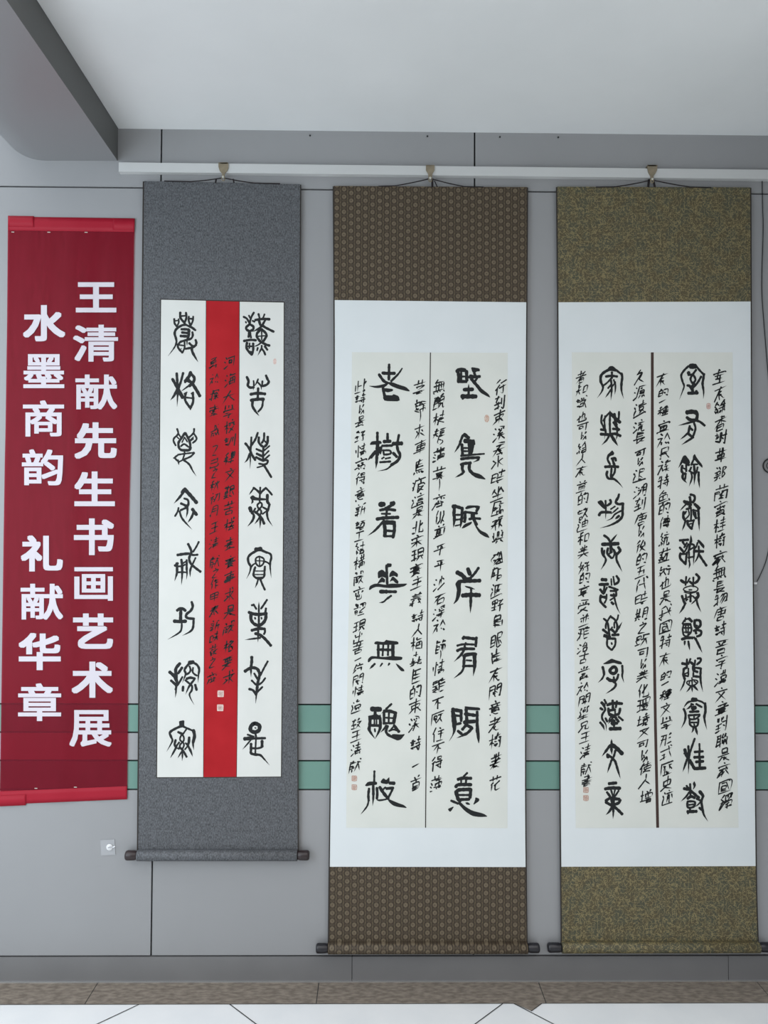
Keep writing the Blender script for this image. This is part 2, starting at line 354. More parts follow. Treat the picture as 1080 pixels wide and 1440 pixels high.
# ---------------------------------------------------------------- brush strokes
INK1 = """#left
216 430|28 290 185 295 245 325 290;24 325 290 352 240 352 185;20 295 215 345 205;32 375 95 378 170 435 240;30 435 240 460 170 455 95;24 380 145 460 140;28 495 150 495 215 520 275;26 525 270 550 215 557 150;24 495 180 555 185;34t 450 265 400 275 340 310 305 350 297 400 315 460 320 520 290 590 205 705;28 450 265 520 300 590 345;14t 450 262 520 285 590 320;24 430 220 445 270;34 390 330 490 335 500 370;34 400 375 490 385;38 380 425 490 430;36 490 330 495 400 480 470;30 545 370 550 420 520 465 430 490 375 510 350 545;20t 470 480 470 560;30 345 540 345 590 405 660;24 405 660 435 590 435 510;22 345 550 430 560;10 385 605 395 600;32 500 525 555 570 600 550;32 590 480 600 530 560 580 450 605;36t 535 590 550 660 625 790
216 430|40 265 1030 310 1110 345 1180;36t 325 950 335 1100 340 1200 335 1310 330 1415;32 415 945 385 1060 345 1180;36t 330 1180 290 1260 235 1330;50 345 1180 410 1290;45 520 935 500 990 445 1060;40 520 950 570 1010 560 1070 500 1130;24t 530 1100 460 1150 385 1205;44 455 1040 530 1080 600 1180 650 1270;30 440 1075 500 1035;34 450 1230 445 1330 510 1430;34 550 1230 555 1350 515 1440;24 455 1290 550 1300;20 430 1240 470 1215;20 530 1235 560 1215;25t 515 1430 520 1470
216 590|26 330 130 345 200 290 260 280 300 310 365;22 345 195 380 245;20 320 235 355 270;34 440 190 385 270 350 330 360 400 400 430 500 430 520 390;34 445 190 490 270 515 350 510 410;20 435 250 400 320;20 440 255 475 315;26 385 375 430 345 490 385;24 385 425 510 425;26 570 130 560 190 500 250;26 560 190 605 270 550 330;18 560 245 515 290;18 510 310 560 270;22 430 430 435 480 410 560;24 340 495 440 480 570 465;26 570 470 520 520 430 560;26 340 500 300 540 350 590;24t 345 570 355 640;22 350 600 415 565;28t 415 565 500 630 550 720 600 795;18 280 540 310 545
216 590|50 445 975 400 1030;34t 420 1020 360 1100 285 1180;50 440 985 520 1070 605 1170;30 430 1110 480 1130 490 1180 470 1230 380 1275;34 385 1180 430 1200 480 1230;28t 475 1200 475 1300 455 1385;26 350 1240 340 1290 300 1360;28t 365 1290 390 1370 440 1440 540 1545;44 545 1260 605 1340;34t 560 1310 530 1380 480 1450
216 750|34 485 150 520 220 530 270 500 350 520 420 580 480 660 540;26 635 120 600 190 555 260;38 335 305 430 290 500 285;30 500 290 560 305 620 300;24 590 345 550 430;30t 545 440 515 520 515 615;36t 325 420 330 500 325 570 295 670;34 300 455 340 420;34t 390 370 400 450 400 600 390 725;30t 465 375 465 500 470 570 460 650;26 335 465 400 460 440 440;24 325 550 400 545 465 550;22 400 430 470 385
216 750|40 330 1085 370 1060 410 1060 450 1090;44 385 1060 380 1150 380 1240;46 290 1235 370 1240 455 1235;26t 395 1240 392 1340 355 1400 200 1492;36 535 965 550 1030 520 1090 470 1130 455 1170 490 1195 570 1200;32t 562 1200 555 1320 515 1380 405 1438
212 920|44 410 130 360 190 350 240 360 330;24t 360 440 355 520 345 610;44 265 250 330 310 370 390;36 440 190 385 270;36 285 370 340 420 360 450;28 445 320 400 400 370 440;36 355 250 370 430;30 365 430 350 500;55 545 120 600 110;32t 540 130 490 190 475 230 490 280 445 400;32t 600 120 650 150 680 210 670 300 665 400;28 545 170 560 220 540 260 500 285;26 595 190 590 250 620 285 650 300;36 505 345 560 330 620 345;28t 485 365 540 410 580 450 575 510 545 560 560 620 610 710;30t 610 360 570 410 530 470 490 565;34 455 455 450 515;34 625 430 645 505
#right
310 430|28 325 155 370 180 400 230 415 260;28 470 95 430 170 410 260;22 400 135 415 170;22 355 225 362 240;26 450 210 480 225;34 410 260 365 300 365 330 410 355 460 330 460 290 410 260;30 405 350 395 440;26 415 360 430 450;20 395 410 430 430;34 330 495 420 480 500 485;34 375 520 365 570 380 620 440 690;32 460 530 460 620 440 690;24 380 570 460 570;20 400 640 450 650;24 410 525 405 600;28 535 115 550 170;24 620 120 600 170;36 490 200 600 185 690 190;34 540 200 560 270;30 630 200 590 270;32t 600 265 540 320 450 365;34 580 270 640 310 750 365;34 580 330 520 380 515 440 580 510 640 440 640 390 580 330;20 580 340 580 480;18 520 430 640 420;22t 575 515 530 550 470 575;34 580 515 640 545 690 560;24t 580 560 575 600 525 700;28 575 600 610 640 630 690;24 525 590 515 630;30 625 570 660 620
310 590|28t 435 250 430 350 420 480 420 600 415 690;30 525 185 490 280 430 370;34 350 335 400 400 440 490 490 570;28t 410 480 380 560 335 610;34 540 250 540 320 580 370 620 380 660 330 665 240;30 615 190 610 280 580 330;24 620 300 650 330;30 605 380 600 480 600 580;30 505 415 590 450;34 510 480 595 520;34 500 530 600 580;22 690 370 610 440;22 680 440 610 510;24 690 500 610 570;30 600 580 640 570 665 580 650 620 590 640;26 540 620 600 630;20 515 675 610 650;32 610 640 660 720 715 810
310 755|60 500 180 570 170;34t 500 200 430 240 390 290 395 360 425 420 410 500 365 590;34 560 180 650 220;30t 640 215 700 240 715 290 700 360 700 440 715 575;22 430 430 460 390 500 370;24 620 345 660 360 700 390;24 550 275 500 300 500 370 545 415 600 380 610 310 550 275;18 550 280 550 410;16 500 335 610 340;30 490 425 470 490 470 550 540 590 610 560 620 480 625 415;16 480 480 620 480;16 480 530 620 530;14 490 570 600 565;24t 530 595 515 650 485 720;28 560 595 590 670 625 745
310 930|40t 440 -60 440 0 430 100 430 220;28 665 0 610 100 560 200;42 345 140 400 105 460 90 520 110 550 170;40t 560 160 530 280 515 380 505 470 495 590;28 475 170 520 250;28 440 270 500 330;26 630 235 590 290 540 330;34 405 390 460 410 500 470;28 590 360 550 400 520 430
310 930|52 480 870 430 910 425 970 480 995 540 970 545 900 480 870;18 485 935 500 940;26 380 1030 440 1050 470 1060;30 490 1010 500 1060;50 340 1090 450 1080;34 450 1085 630 1080;22t 430 1100 390 1150 310 1240;24 500 1080 495 1180 490 1290;36t 430 1160 430 1240 430 1290 480 1310 560 1320 620 1380 690 1460;28 440 1220 510 1225 580 1210;40 585 1120 585 1200
#left
212 965|F 395 490 475 475 470 550 490 570 400 590 400 530;34t 430 560 340 600 270 650 285 710 305 760 280 820 225 915;28 440 560 510 590 600 630;44t 600 620 615 700 595 800 605 895;34 385 645 440 670;24 500 605 455 670;24 445 670 415 720 415 760 460 800 465 840 440 880 410 850 415 820 460 770 465 720 440 670;32 350 755 335 820 350 850;26 400 790 360 840;28t 365 845 320 930 275 1010;36 540 720 535 790 520 820;26 490 800 530 840;32t 525 840 560 910 590 990;22 520 840 480 890;20 350 860 400 885;30 400 860 450 900 505 995;22t 440 910 410 960 380 1010;24t 445 900 445 980 440 1050
#right
310 530|36 370 0 395 60 385 120 420 150 470 145;24t 465 55 470 110 460 190;24t 530 30 510 80 480 130;34 640 -20 665 40 680 70 650 110 590 130;24t 530 80 570 130 575 185;26 590 60 585 130;40 425 245 520 230 630 240;34 530 160 525 300;44 430 330 520 315 610 315;36 455 330 450 410 490 480;28 600 300 585 420 530 490;24t 480 470 545 550
310 665|30 465 210 520 250 555 290;22t 465 220 430 270 402 310;26 560 205 555 300 550 400;30 640 210 590 255 560 290;28 640 215 690 265 725 310;F 410 345 455 310 500 345 650 360 650 385 550 390 460 385 470 410 430 445 440 385;40 660 310 660 400 680 430;26 555 415 520 450 530 490 570 530 570 570 545 590 515 555 540 515 580 470 580 430 555 415;50 415 490 430 540;34t 440 560 470 600 450 670 380 755;26 490 500 460 550;28 600 485 655 515;32t 690 440 670 520 655 560 670 650 735 750;22 650 535 590 580;36 490 550 540 590 580 640 615 715;24t 550 620 520 670 480 720;26t 555 600 560 700 555 780
310 840|30 440 112 470 105;28 465 100 505 165;26t 540 220 540 60;28 655 35 605 110 570 160;44 400 210 450 230 540 240 640 230;30 640 155 630 220;44 430 240 430 310 470 370 540 395 600 360 635 300 640 220;30 540 220 540 420;22 485 285 490 305;22 575 285 580 305;40 440 465 540 440 620 445;28 625 440 625 490 610 520;40 490 510 540 520 600 560 650 610 710 680;26t 560 570 480 580 345 597;30t 530 420 530 520 527 630
"""
INK2 = """#left
500 500|36 472 125 468 340;44 380 245 440 250 550 250;20-36 655 180 600 260 500 360;40 330 265 390 350 450 390;F 430 370 520 375 610 410 710 440 770 500 740 505 600 470 500 430;F 170 425 300 425 440 390 450 415 400 450 290 460;40 385 440 400 530 420 600;F 400 455 530 470 525 500 450 520 400 500;F 395 550 430 555 520 560 530 540 610 570 625 645 410 640 385 600
500 600|36 307 85 307 200;F 200 245 225 205 350 195 375 235 320 250 205 258;50 310 230 305 400;40t 300 380 295 500 285 590;F 310 280 350 280 380 250 375 330 355 400 315 350;45 280 350 215 430;30t 235 400 170 475;36 450 100 450 200;46 400 210 490 205;34 375 270 515 265;28 385 335 480 335 490 380 400 395;26 390 340 400 400;24 370 450 400 430;24 420 450 490 435;30 345 500 490 490;34 610 115 590 220;55 530 240 650 235;40 580 240 595 330 625 400 590 480 500 540;24t 600 470 500 550 430 600 310 625;40 530 370 580 425
500 690|70 345 195 400 190;55 500 180 540 175;40 530 195 420 250;40 345 275 430 260 560 275;26 365 325 490 325;30 440 280 430 370;46 300 400 400 385 600 375;34t 400 420 330 500 260 570 170 635;60 400 445 540 450;50 400 450 415 560 410 640;44 545 440 545 560 525 660;34 420 560 530 570;32 410 640 530 640
500 800|F 440 -80 510 -75 505 -30 460 -20 440 -40;36 435 -50 440 80 445 210;F 310 40 375 5 435 60 430 130 370 110 315 140;F 370 110 420 150 410 195 370 185 300 215 340 150;F 480 60 520 15 600 70 590 120 540 95 470 120;F 520 95 605 170 600 210 560 200 525 160 475 185;F 185 290 200 240 260 210 320 205 420 225 500 205 600 210 735 205 690 245 600 265 460 270 300 250 240 270 200 300;52 350 320 440 320;40 440 320 570 322;30t 500 378 430 430 395 465;24t 430 430 390 465 330 475
500 800|F 255 1060 280 1015 400 1030 430 995 460 1005 600 1020 605 1065 400 1070;36 320 1070 320 1230;26 390 1070 380 1220;28 460 1070 455 1215;46 525 1060 525 1230;36 310 1135 530 1140;F 170 1310 175 1265 220 1225 300 1230 400 1240 500 1225 660 1235 655 1280 550 1290 400 1275 240 1260 190 1315;30t 270 1335 195 1410;24t 375 1330 340 1380;26t 475 1330 455 1365;F 560 1325 600 1345 680 1410 690 1440 640 1440 590 1380
500 950|66 230 470 350 475;40 275 510 275 570;F 175 565 240 555 280 530 330 560 355 545 360 610 340 620 190 620 180 600;44t 205 600 200 700 195 770 275 890;40t 345 600 345 740 275 890;36 205 700 345 705;22 265 620 265 690;22 295 620 295 690;24 270 750 275 790;30 505 400 430 470;16t 440 460 360 540;44 400 500 480 500 570 530;36 400 520 400 680;46 560 540 535 670;30 390 670 530 670;28 470 520 465 670;24 390 590 550 600;26t 430 700 400 750 350 800;36 450 710 430 790 470 840 540 870;F 420 810 500 850 520 820 640 830 700 820 640 900 590 915 530 890 440 850;40 540 700 610 790;24 540 710 480 780;24 470 780 540 760 610 790
500 1030|28 265 545 262 700;F 130 745 175 690 300 690 305 735 220 745 150 758;36t 248 740 250 900 240 1030;34 190 790 180 880 185 960;24t 185 950 160 1040 70 1155;36 300 780 305 860 300 930;F 350 690 390 640 430 670 460 640 475 625 480 690 450 730 360 715;46 480 712 545 715;40 435 790 530 780;44 340 770 400 860 460 930;30 520 800 480 880 450 930;24 420 770 390 800;F 280 945 400 935 450 920 440 950 370 965 330 970;F 440 920 500 950 620 1000 680 1020 730 1065 600 1050 530 1030 470 980
#right
610 500|54 330 225 360 200 440 205;44 340 220 350 300 345 375;46 460 220 465 350;30 385 220 385 370;26 345 295 470 295;44 345 365 460 365;F 520 160 645 180 650 220 600 225 570 260 540 230;F 480 300 510 260 580 280 660 270 665 315 560 325 490 325;34 570 250 590 290;30 610 320 570 370;44 530 330 580 390 650 470;F 600 400 680 470 770 540 800 595 740 570 650 520 580 420;34t 490 540 490 400;50 425 480 550 475;60 400 575 595 575;30 395 580 410 610
610 600|50 430 110 490 160;34 410 120 370 220;30t 380 210 340 290 290 365;60 440 200 520 210;40 395 250 405 400;44 540 200 545 270 520 390;50 500 220 510 390;30 560 190 570 250;26 400 300 500 300;26 400 345 500 345;34-24 385 410 540 395 710 382;40 385 455 500 440 640 435;F 540 505 600 470 630 430 650 440 640 480;40 385 535 420 520 520 510;40 410 530 400 590 420 640;32t 420 620 400 660 300 715;44 505 510 500 600 540 650;F 490 610 560 640 660 670 745 748 600 725 520 670
610 690|60 275 225 310 220;44 290 230 285 330;44t 280 300 290 400 275 520;44 310 220 400 250;40 400 240 395 400;36t 395 380 385 450 370 525;28 300 340 380 340;26 310 410 390 400;20 300 495 370 480;F 440 240 480 205 655 210 640 270 600 250 570 235 450 265;40 630 230 600 290;34 440 300 520 310 610 320;40 440 300 440 400 430 440;F 390 530 430 470 540 430 530 470 440 520 410 530;34 500 400 570 390 655 395;26 530 320 530 400;44 555 320 565 400 600 480;F 560 400 600 490 660 560 750 600 790 668 720 650 640 600 580 500
610 690|60 330 1150 400 1190 440 1240;54 480 1100 510 1180;36 630 1085 570 1170 500 1240;56 440 1255 520 1240;50 380 1275 650 1265;F 300 1310 340 1255 400 1250 380 1330 385 1420 330 1440 320 1370;F 430 1335 520 1350 590 1390 520 1385 450 1360;30 525 1380 525 1440;F 325 1390 385 1400 375 1470 340 1550 270 1605 310 1520;60 405 1475 520 1465 645 1470;40t 520 1440 520 1550 515 1720
610 830|46 410 680 430 660;44 430 665 580 685;36 600 665 590 790;30 330 780 420 760 590 765;26 450 740 430 800;40 330 852 400 825 570 825;36t 440 800 390 900 285 1005;F 390 930 440 880 580 870 615 890 600 930 540 920 430 945;40 430 920 420 1080;30t 425 1070 390 1150 280 1240;50t 570 900 575 1050 555 1205;26 460 985 530 990;34 430 1065 560 1065
610 950|46 270 470 280 560;50 275 480 390 500;44 265 500 275 650 290 760;F 265 650 320 700 310 780 250 880 205 938 270 820;40 385 490 385 640;34 290 560 390 570;30 300 590 310 660;36 300 690 380 670;F 430 430 520 440 650 450 655 492 480 485 440 470;44 455 470 465 640;46 440 540 580 560;F 405 650 430 625 600 615 600 670 470 680 420 690;40 610 510 610 800;F 590 660 630 660 650 860 635 970 600 860;40 460 690 400 760;44 470 700 540 740;40 540 740 470 810 400 840;20t 420 840 320 880;40 340 780 390 820
610 1030|28 470 570 420 620;44 340 660 400 645 525 645;26 385 670 385 740;30 455 660 450 740;46 310 765 350 735 525 735;50 320 850 350 810 520 800;50 310 830 340 930 370 970;44 520 800 510 920;30 350 880 510 880;40 360 945 500 940;34 245 960 340 1000;F 330 990 380 980 440 1040 540 1100 700 1140 765 1185 640 1190 540 1175 440 1110;F 195 1075 290 1035 240 1115 215 1110;F 440 985 480 980 515 1010 500 1020 460 1015;F 585 910 640 930 640 965 550 1025 580 950
"""
INK3 = """#left
815 505|F 390 140 420 100 470 95 530 150 520 180 440 165 380 180;38t 410 150 340 190 300 240 300 320 330 390 310 460 250 545;30 510 150 560 190 590 210;34t 590 200 600 260 590 340 590 440 620 555;34 370 245 450 235 530 245;30 455 185 455 270;24 450 260 400 320 340 370;30t 440 290 450 360 450 460 440 580;24 450 350 400 410;24t 440 430 400 490 360 545;24 480 290 500 350;24t 500 320 505 400 495 500;20 450 400 500 330
815 505|30t 440 790 425 720;30 430 770 425 900 430 1050;44 430 760 500 830 570 890;24 420 750 370 810 330 870;28 315 785 305 880 340 960 370 1030;24t 360 800 350 880 360 1000 350 1130;36 490 770 500 850 520 930;28 555 740 550 830 520 870;34 300 990 370 1000;36 480 890 550 1000;34 470 980 560 990;40 300 1055 380 1060 430 1060 500 1050 575 1080;28t 420 1070 380 1140 310 1210;44t 440 1060 480 1130 540 1220;26t 520 950 530 1060 510 1140
815 640|F 460 -70 490 -30 480 0 440 10 400 40 385 0 430 -40;30 410 0 395 60 430 130;34 450 50 500 45 510 80;34 465 50 475 100 495 150;40 360 165 450 160 545 165;34t 390 230 380 280 410 330 480 335 550 390 610 460;30 450 190 440 310;30 500 190 490 250 450 310
815 640|30 555 550 540 610;36 540 600 510 660 550 690 615 680;36t 610 680 605 780 600 860 540 930 420 990 290 1025;F 240 660 310 625 370 720 370 770 330 750;26t 365 640 370 770 365 900;34 430 630 440 670 390 710;38 275 845 310 805 440 805;22 440 760 500 720;22t 540 745 490 790 440 830;24t 590 780 500 830 450 890 370 925;36t 555 855 500 900
815 745|34 345 80 400 120 435 180;28t 440 170 480 120 530 60;50 320 205 440 200 545 195;40 440 200 440 320;34 315 260 320 330 350 380;26 350 290 340 360;28t 345 370 370 420 350 480 300 560;40 545 245 570 290 540 330 510 350;32t 520 340 520 420 550 490 600 590;34 400 260 390 330 440 390;24 460 260 490 330 470 390 440 400;22 400 350 460 310;28 480 280 510 330;20 480 360 520 340
815 745|46 315 700 375 705;40 280 770 400 765;30 350 780 345 860;36 290 840 340 900;24 385 810 350 890;34 300 920 290 990 310 1030 370 1090;26 380 910 375 980 350 1030;40 300 940 370 950;22 445 690 450 780;24 475 660 490 770;34 520 650 550 700 540 740 490 770;30 415 800 540 845;30 435 860 520 860;30 515 860 515 930;36 440 920 510 930;26t 480 900 500 1000 530 1100 575 1185;22 430 990 490 950;36 450 1020 475 1045
815 865|30 340 50 390 100 410 200 420 290;26 440 10 400 70 370 130 370 190;30 450 30 500 70 530 150 520 230;24 545 0 530 60 490 110 490 180;30t 500 250 550 180 600 95;36 330 205 400 260;22 460 170 420 220;36 450 200 500 250;40 350 285 430 310;36 460 280 550 275;24 340 300 380 310;34 385 330 500 330;30 390 340 390 430 450 490;28 505 330 500 420 455 490;24 450 390 455 410
815 865|F 320 690 400 640 450 610 500 630 590 655 600 695 540 690 480 670 400 690;36 325 730 340 790 345 840;26t 350 820 320 890 260 950;30t 600 710 605 800 600 860 625 950;44 470 730 430 770 440 810 490 820 520 780 505 735 470 730;46 390 890 440 920 490 910;26 480 870 490 920;32 545 835 530 890 500 930;32t 470 930 510 970 480 1030 370 1105
815 975|30 350 90 375 140;44 310 130 350 170;30t 345 180 360 230 320 300 320 360 370 440 375 530;34 295 210 325 230;34t 290 410 330 460 350 520;30 365 350 390 400;40 390 165 470 140 600 145;36 465 100 470 210;30 525 110 510 200;36 405 210 415 290 440 310;36 570 215 560 270 540 300;36 430 240 500 230;34 430 290 480 310 550 290;24 500 250 500 310;30 440 330 520 340;24t 470 340 430 390 400 430;20 430 340 410 390;36 510 350 550 400;30 550 330 610 380;70 470 390 480 430;44 450 420 530 420;30 485 420 485 490;50 430 500 575 495
815 975|34t 450 750 450 640;55 450 720 520 770 600 850;36t 430 730 380 800 315 885;36t 445 740 455 860;50 400 870 400 900;34 390 860 460 910 510 970;34t 500 950 530 1050 575 1200;30 505 800 480 890 440 960;30t 450 940 420 1030 390 1120
815 1035|44 415 670 515 660;46 360 745 450 730 570 735;34 385 790 430 850;26 440 750 470 850;22 500 750 480 840;26 550 770 490 860;40 370 910 430 870;60 460 870 470 950;44 480 880 560 890;40 370 930 420 960 470 980;40 570 900 550 940 480 970;34t 460 990 420 1060 370 1110;40 480 990 540 1040 600 1100;30t 470 970 475 1060 470 1165
#right
925 500|70 460 150 530 150;30t 430 150 370 210 330 280 350 370 370 430 345 510 305 615;30 540 150 600 220 650 270;34t 650 260 640 330 630 400 645 510 640 605;50 430 240 440 250;34 430 270 500 270;30 540 200 490 270 460 330 490 390 520 400;30 500 270 530 340 490 400;30 610 295 560 380 500 450;36 415 420 450 430 480 480;36 490 420 490 530;44 430 530 560 525;34 540 500 560 530
925 570|60 410 100 480 90 540 100;44 545 90 555 150 540 210;44 410 170 450 200 520 210;34 520 210 590 230 660 285;28t 520 225 420 250 290 285;34 450 290 430 390;26t 430 380 380 430 315 480;30 510 250 530 320 510 400 490 450;30t 500 450 420 500 335 555;30 450 310 490 350;36 430 400 490 450
925 570|F 380 685 460 790 430 860 400 800 340 780;30t 370 720 330 810 290 880;36 340 780 440 840;34 345 850 335 920 370 970;28 400 840 400 930;24 350 880 400 900;36t 360 960 350 1020 410 1095;26 395 960 385 1040;24 360 960 390 950;F 520 680 550 740 630 840 630 885 570 830 520 770 490 770 495 710;28 500 770 470 840;24 480 830 560 830;26 470 870 450 920;34t 510 850 520 970 510 1120;26 440 920 530 960 560 870;26t 470 950 480 1020 440 1140;32t 575 940 575 1040 590 1165
925 690|34 460 55 510 70 520 120 490 170;36 450 90 465 170;44 370 150 430 190;46 400 160 450 180;40 440 190 470 200;22t 410 180 360 230 310 285;44 520 190 585 250;26 440 220 470 260;30 400 260 440 250;36 365 300 360 370 390 430;26t 390 420 370 490 340 565;26 465 230 470 330 465 430;22 400 290 380 330;20 430 270 440 340 390 400;34 500 270 510 330 540 390;24 500 270 570 290;34t 570 260 575 360 580 480 585 565;22 530 300 540 390;34 420 420 425 480 480 540;26 510 410 490 480 480 540;26 425 430 500 420;20 450 470 480 460
925 690|34 310 700 430 690;30 350 720 390 780;24 410 730 370 800;34 310 800 360 860;26 430 750 390 840 360 870;34 320 880 315 950 390 1030;30 410 870 400 950 390 1040;30 330 890 400 890;30t 470 720 465 625;30 465 700 450 780 430 860;30t 460 750 510 770 510 870 505 960 500 1050;24 440 860 440 960;24 450 830 500 800;26 430 940 500 930;24t 440 980 450 1040 435 1100;F 550 700 580 685 660 770 650 820 620 790 580 740;24 560 730 540 790 510 820;26 575 780 580 880;40 530 850 640 855;24t 580 880 550 960 510 1020;34 575 890 620 960 685 1055
925 800|40 325 160 370 190 400 190;26 400 110 390 230;22 450 130 410 200;34 450 180 500 220;26 500 120 500 250;36 540 75 580 120 560 170 520 200;18 460 240 390 260 360 290 400 315 470 325 540 315 565 280 530 250 470 240;20 440 295 480 295;16 370 325 450 345 540 325;34 340 380 360 440 380 490;24 395 360 400 450;26 380 420 420 430;30 460 340 460 460;24 420 400 480 380;30t 390 480 350 560 300 630;40 560 340 570 380 540 420;24 490 380 540 430;30t 540 400 560 500 610 610;22t 540 430 500 470 465 500
925 800|24 430 700 380 720 345 770;40 440 700 480 740;24 390 690 380 740;26 360 800 350 850 365 930 410 950;40 360 780 460 780;22 390 780 400 900;20 430 780 425 920;26 460 780 475 850 460 900 410 950;24 360 830 470 830;20 370 890 460 890;40 340 990 410 970 490 970;28t 380 1020 375 1080;30t 430 1020 450 1145;36 520 720 520 800 560 830 600 790 590 730 540 720;20 540 790 560 800;34 505 870 560 860 610 880 600 930 550 950;34 530 870 540 910;28 510 960 530 990;34t 530 980 570 1060 625 1180
925 920|40 345 130 400 140;28 410 70 410 190;26 460 65 430 140;36 465 115 510 150;26 525 85 520 160;32 560 60 600 60 600 100 550 145;36 360 210 400 190;34 365 220 360 290 380 350;24t 385 340 360 430 310 525;24 430 200 430 300;22 370 280 420 260;26 380 300 430 310;46 500 170 510 240;30 530 190 610 200;32t 605 200 600 320 610 420 635 530;34 500 230 560 250;34 510 310 600 320;26 500 260 500 320;20 480 370 420 380 410 410 450 440 510 435 560 400 550 370 490 360;20 445 380 440 420;20 480 330 485 440;24t 470 440 440 490 400 535;24t 480 440 485 535;34t 500 440 570 515;20 510 380 540 400
925 920|60 490 640 540 640;28t 480 660 420 680 365 750;30 470 700 500 710;26t 470 720 430 760 395 775;30 540 700 620 745;26 560 650 620 670 660 700;36t 665 690 670 800 655 900 690 1060;32t 365 770 390 840 380 940 330 1040;60 490 760 530 750;34 450 810 575 805;30 430 860 590 850;26 435 860 450 910 530 910 590 860;24 510 860 510 900;28 450 910 450 980 490 1020 550 1010 570 960 570 910;24 450 960 560 960;22 510 980 520 1020;26t 500 1030 495 1070 475 1105;34t 530 1030 560 1140
925 1030|30 520 85 480 200 450 290 440 360;44 380 240 400 310 430 370;30t 430 190 435 380 430 585;30 370 295 400 300;30t 410 380 380 470 350 555;44 450 390 510 500;26 585 160 590 280;36 520 275 635 265;30 585 280 585 330;40 515 350 640 345;34 590 350 590 480;40 540 415 640 405;46 515 510 670 500
925 1030|44 370 790 440 800;30 455 725 460 890;30 405 750 440 800;F 490 720 515 680 540 740 520 780 490 810 505 760;38 450 810 510 860 580 920;26t 440 840 400 900 325 970;40 420 930 470 900 520 920;30 420 970 415 1040 450 1060 510 1040 525 990 500 970 420 970;24 430 1020 510 1010;30 450 1060 455 1090;44 420 1115 545 1110;24 420 1120 425 1145;46 590 830 630 880;34 640 890 610 970;34 550 930 620 970;34t 610 960 630 1080 650 1160 705 1250;22t 600 980 560 1020 525 1045;34 585 1060 620 1090
"""
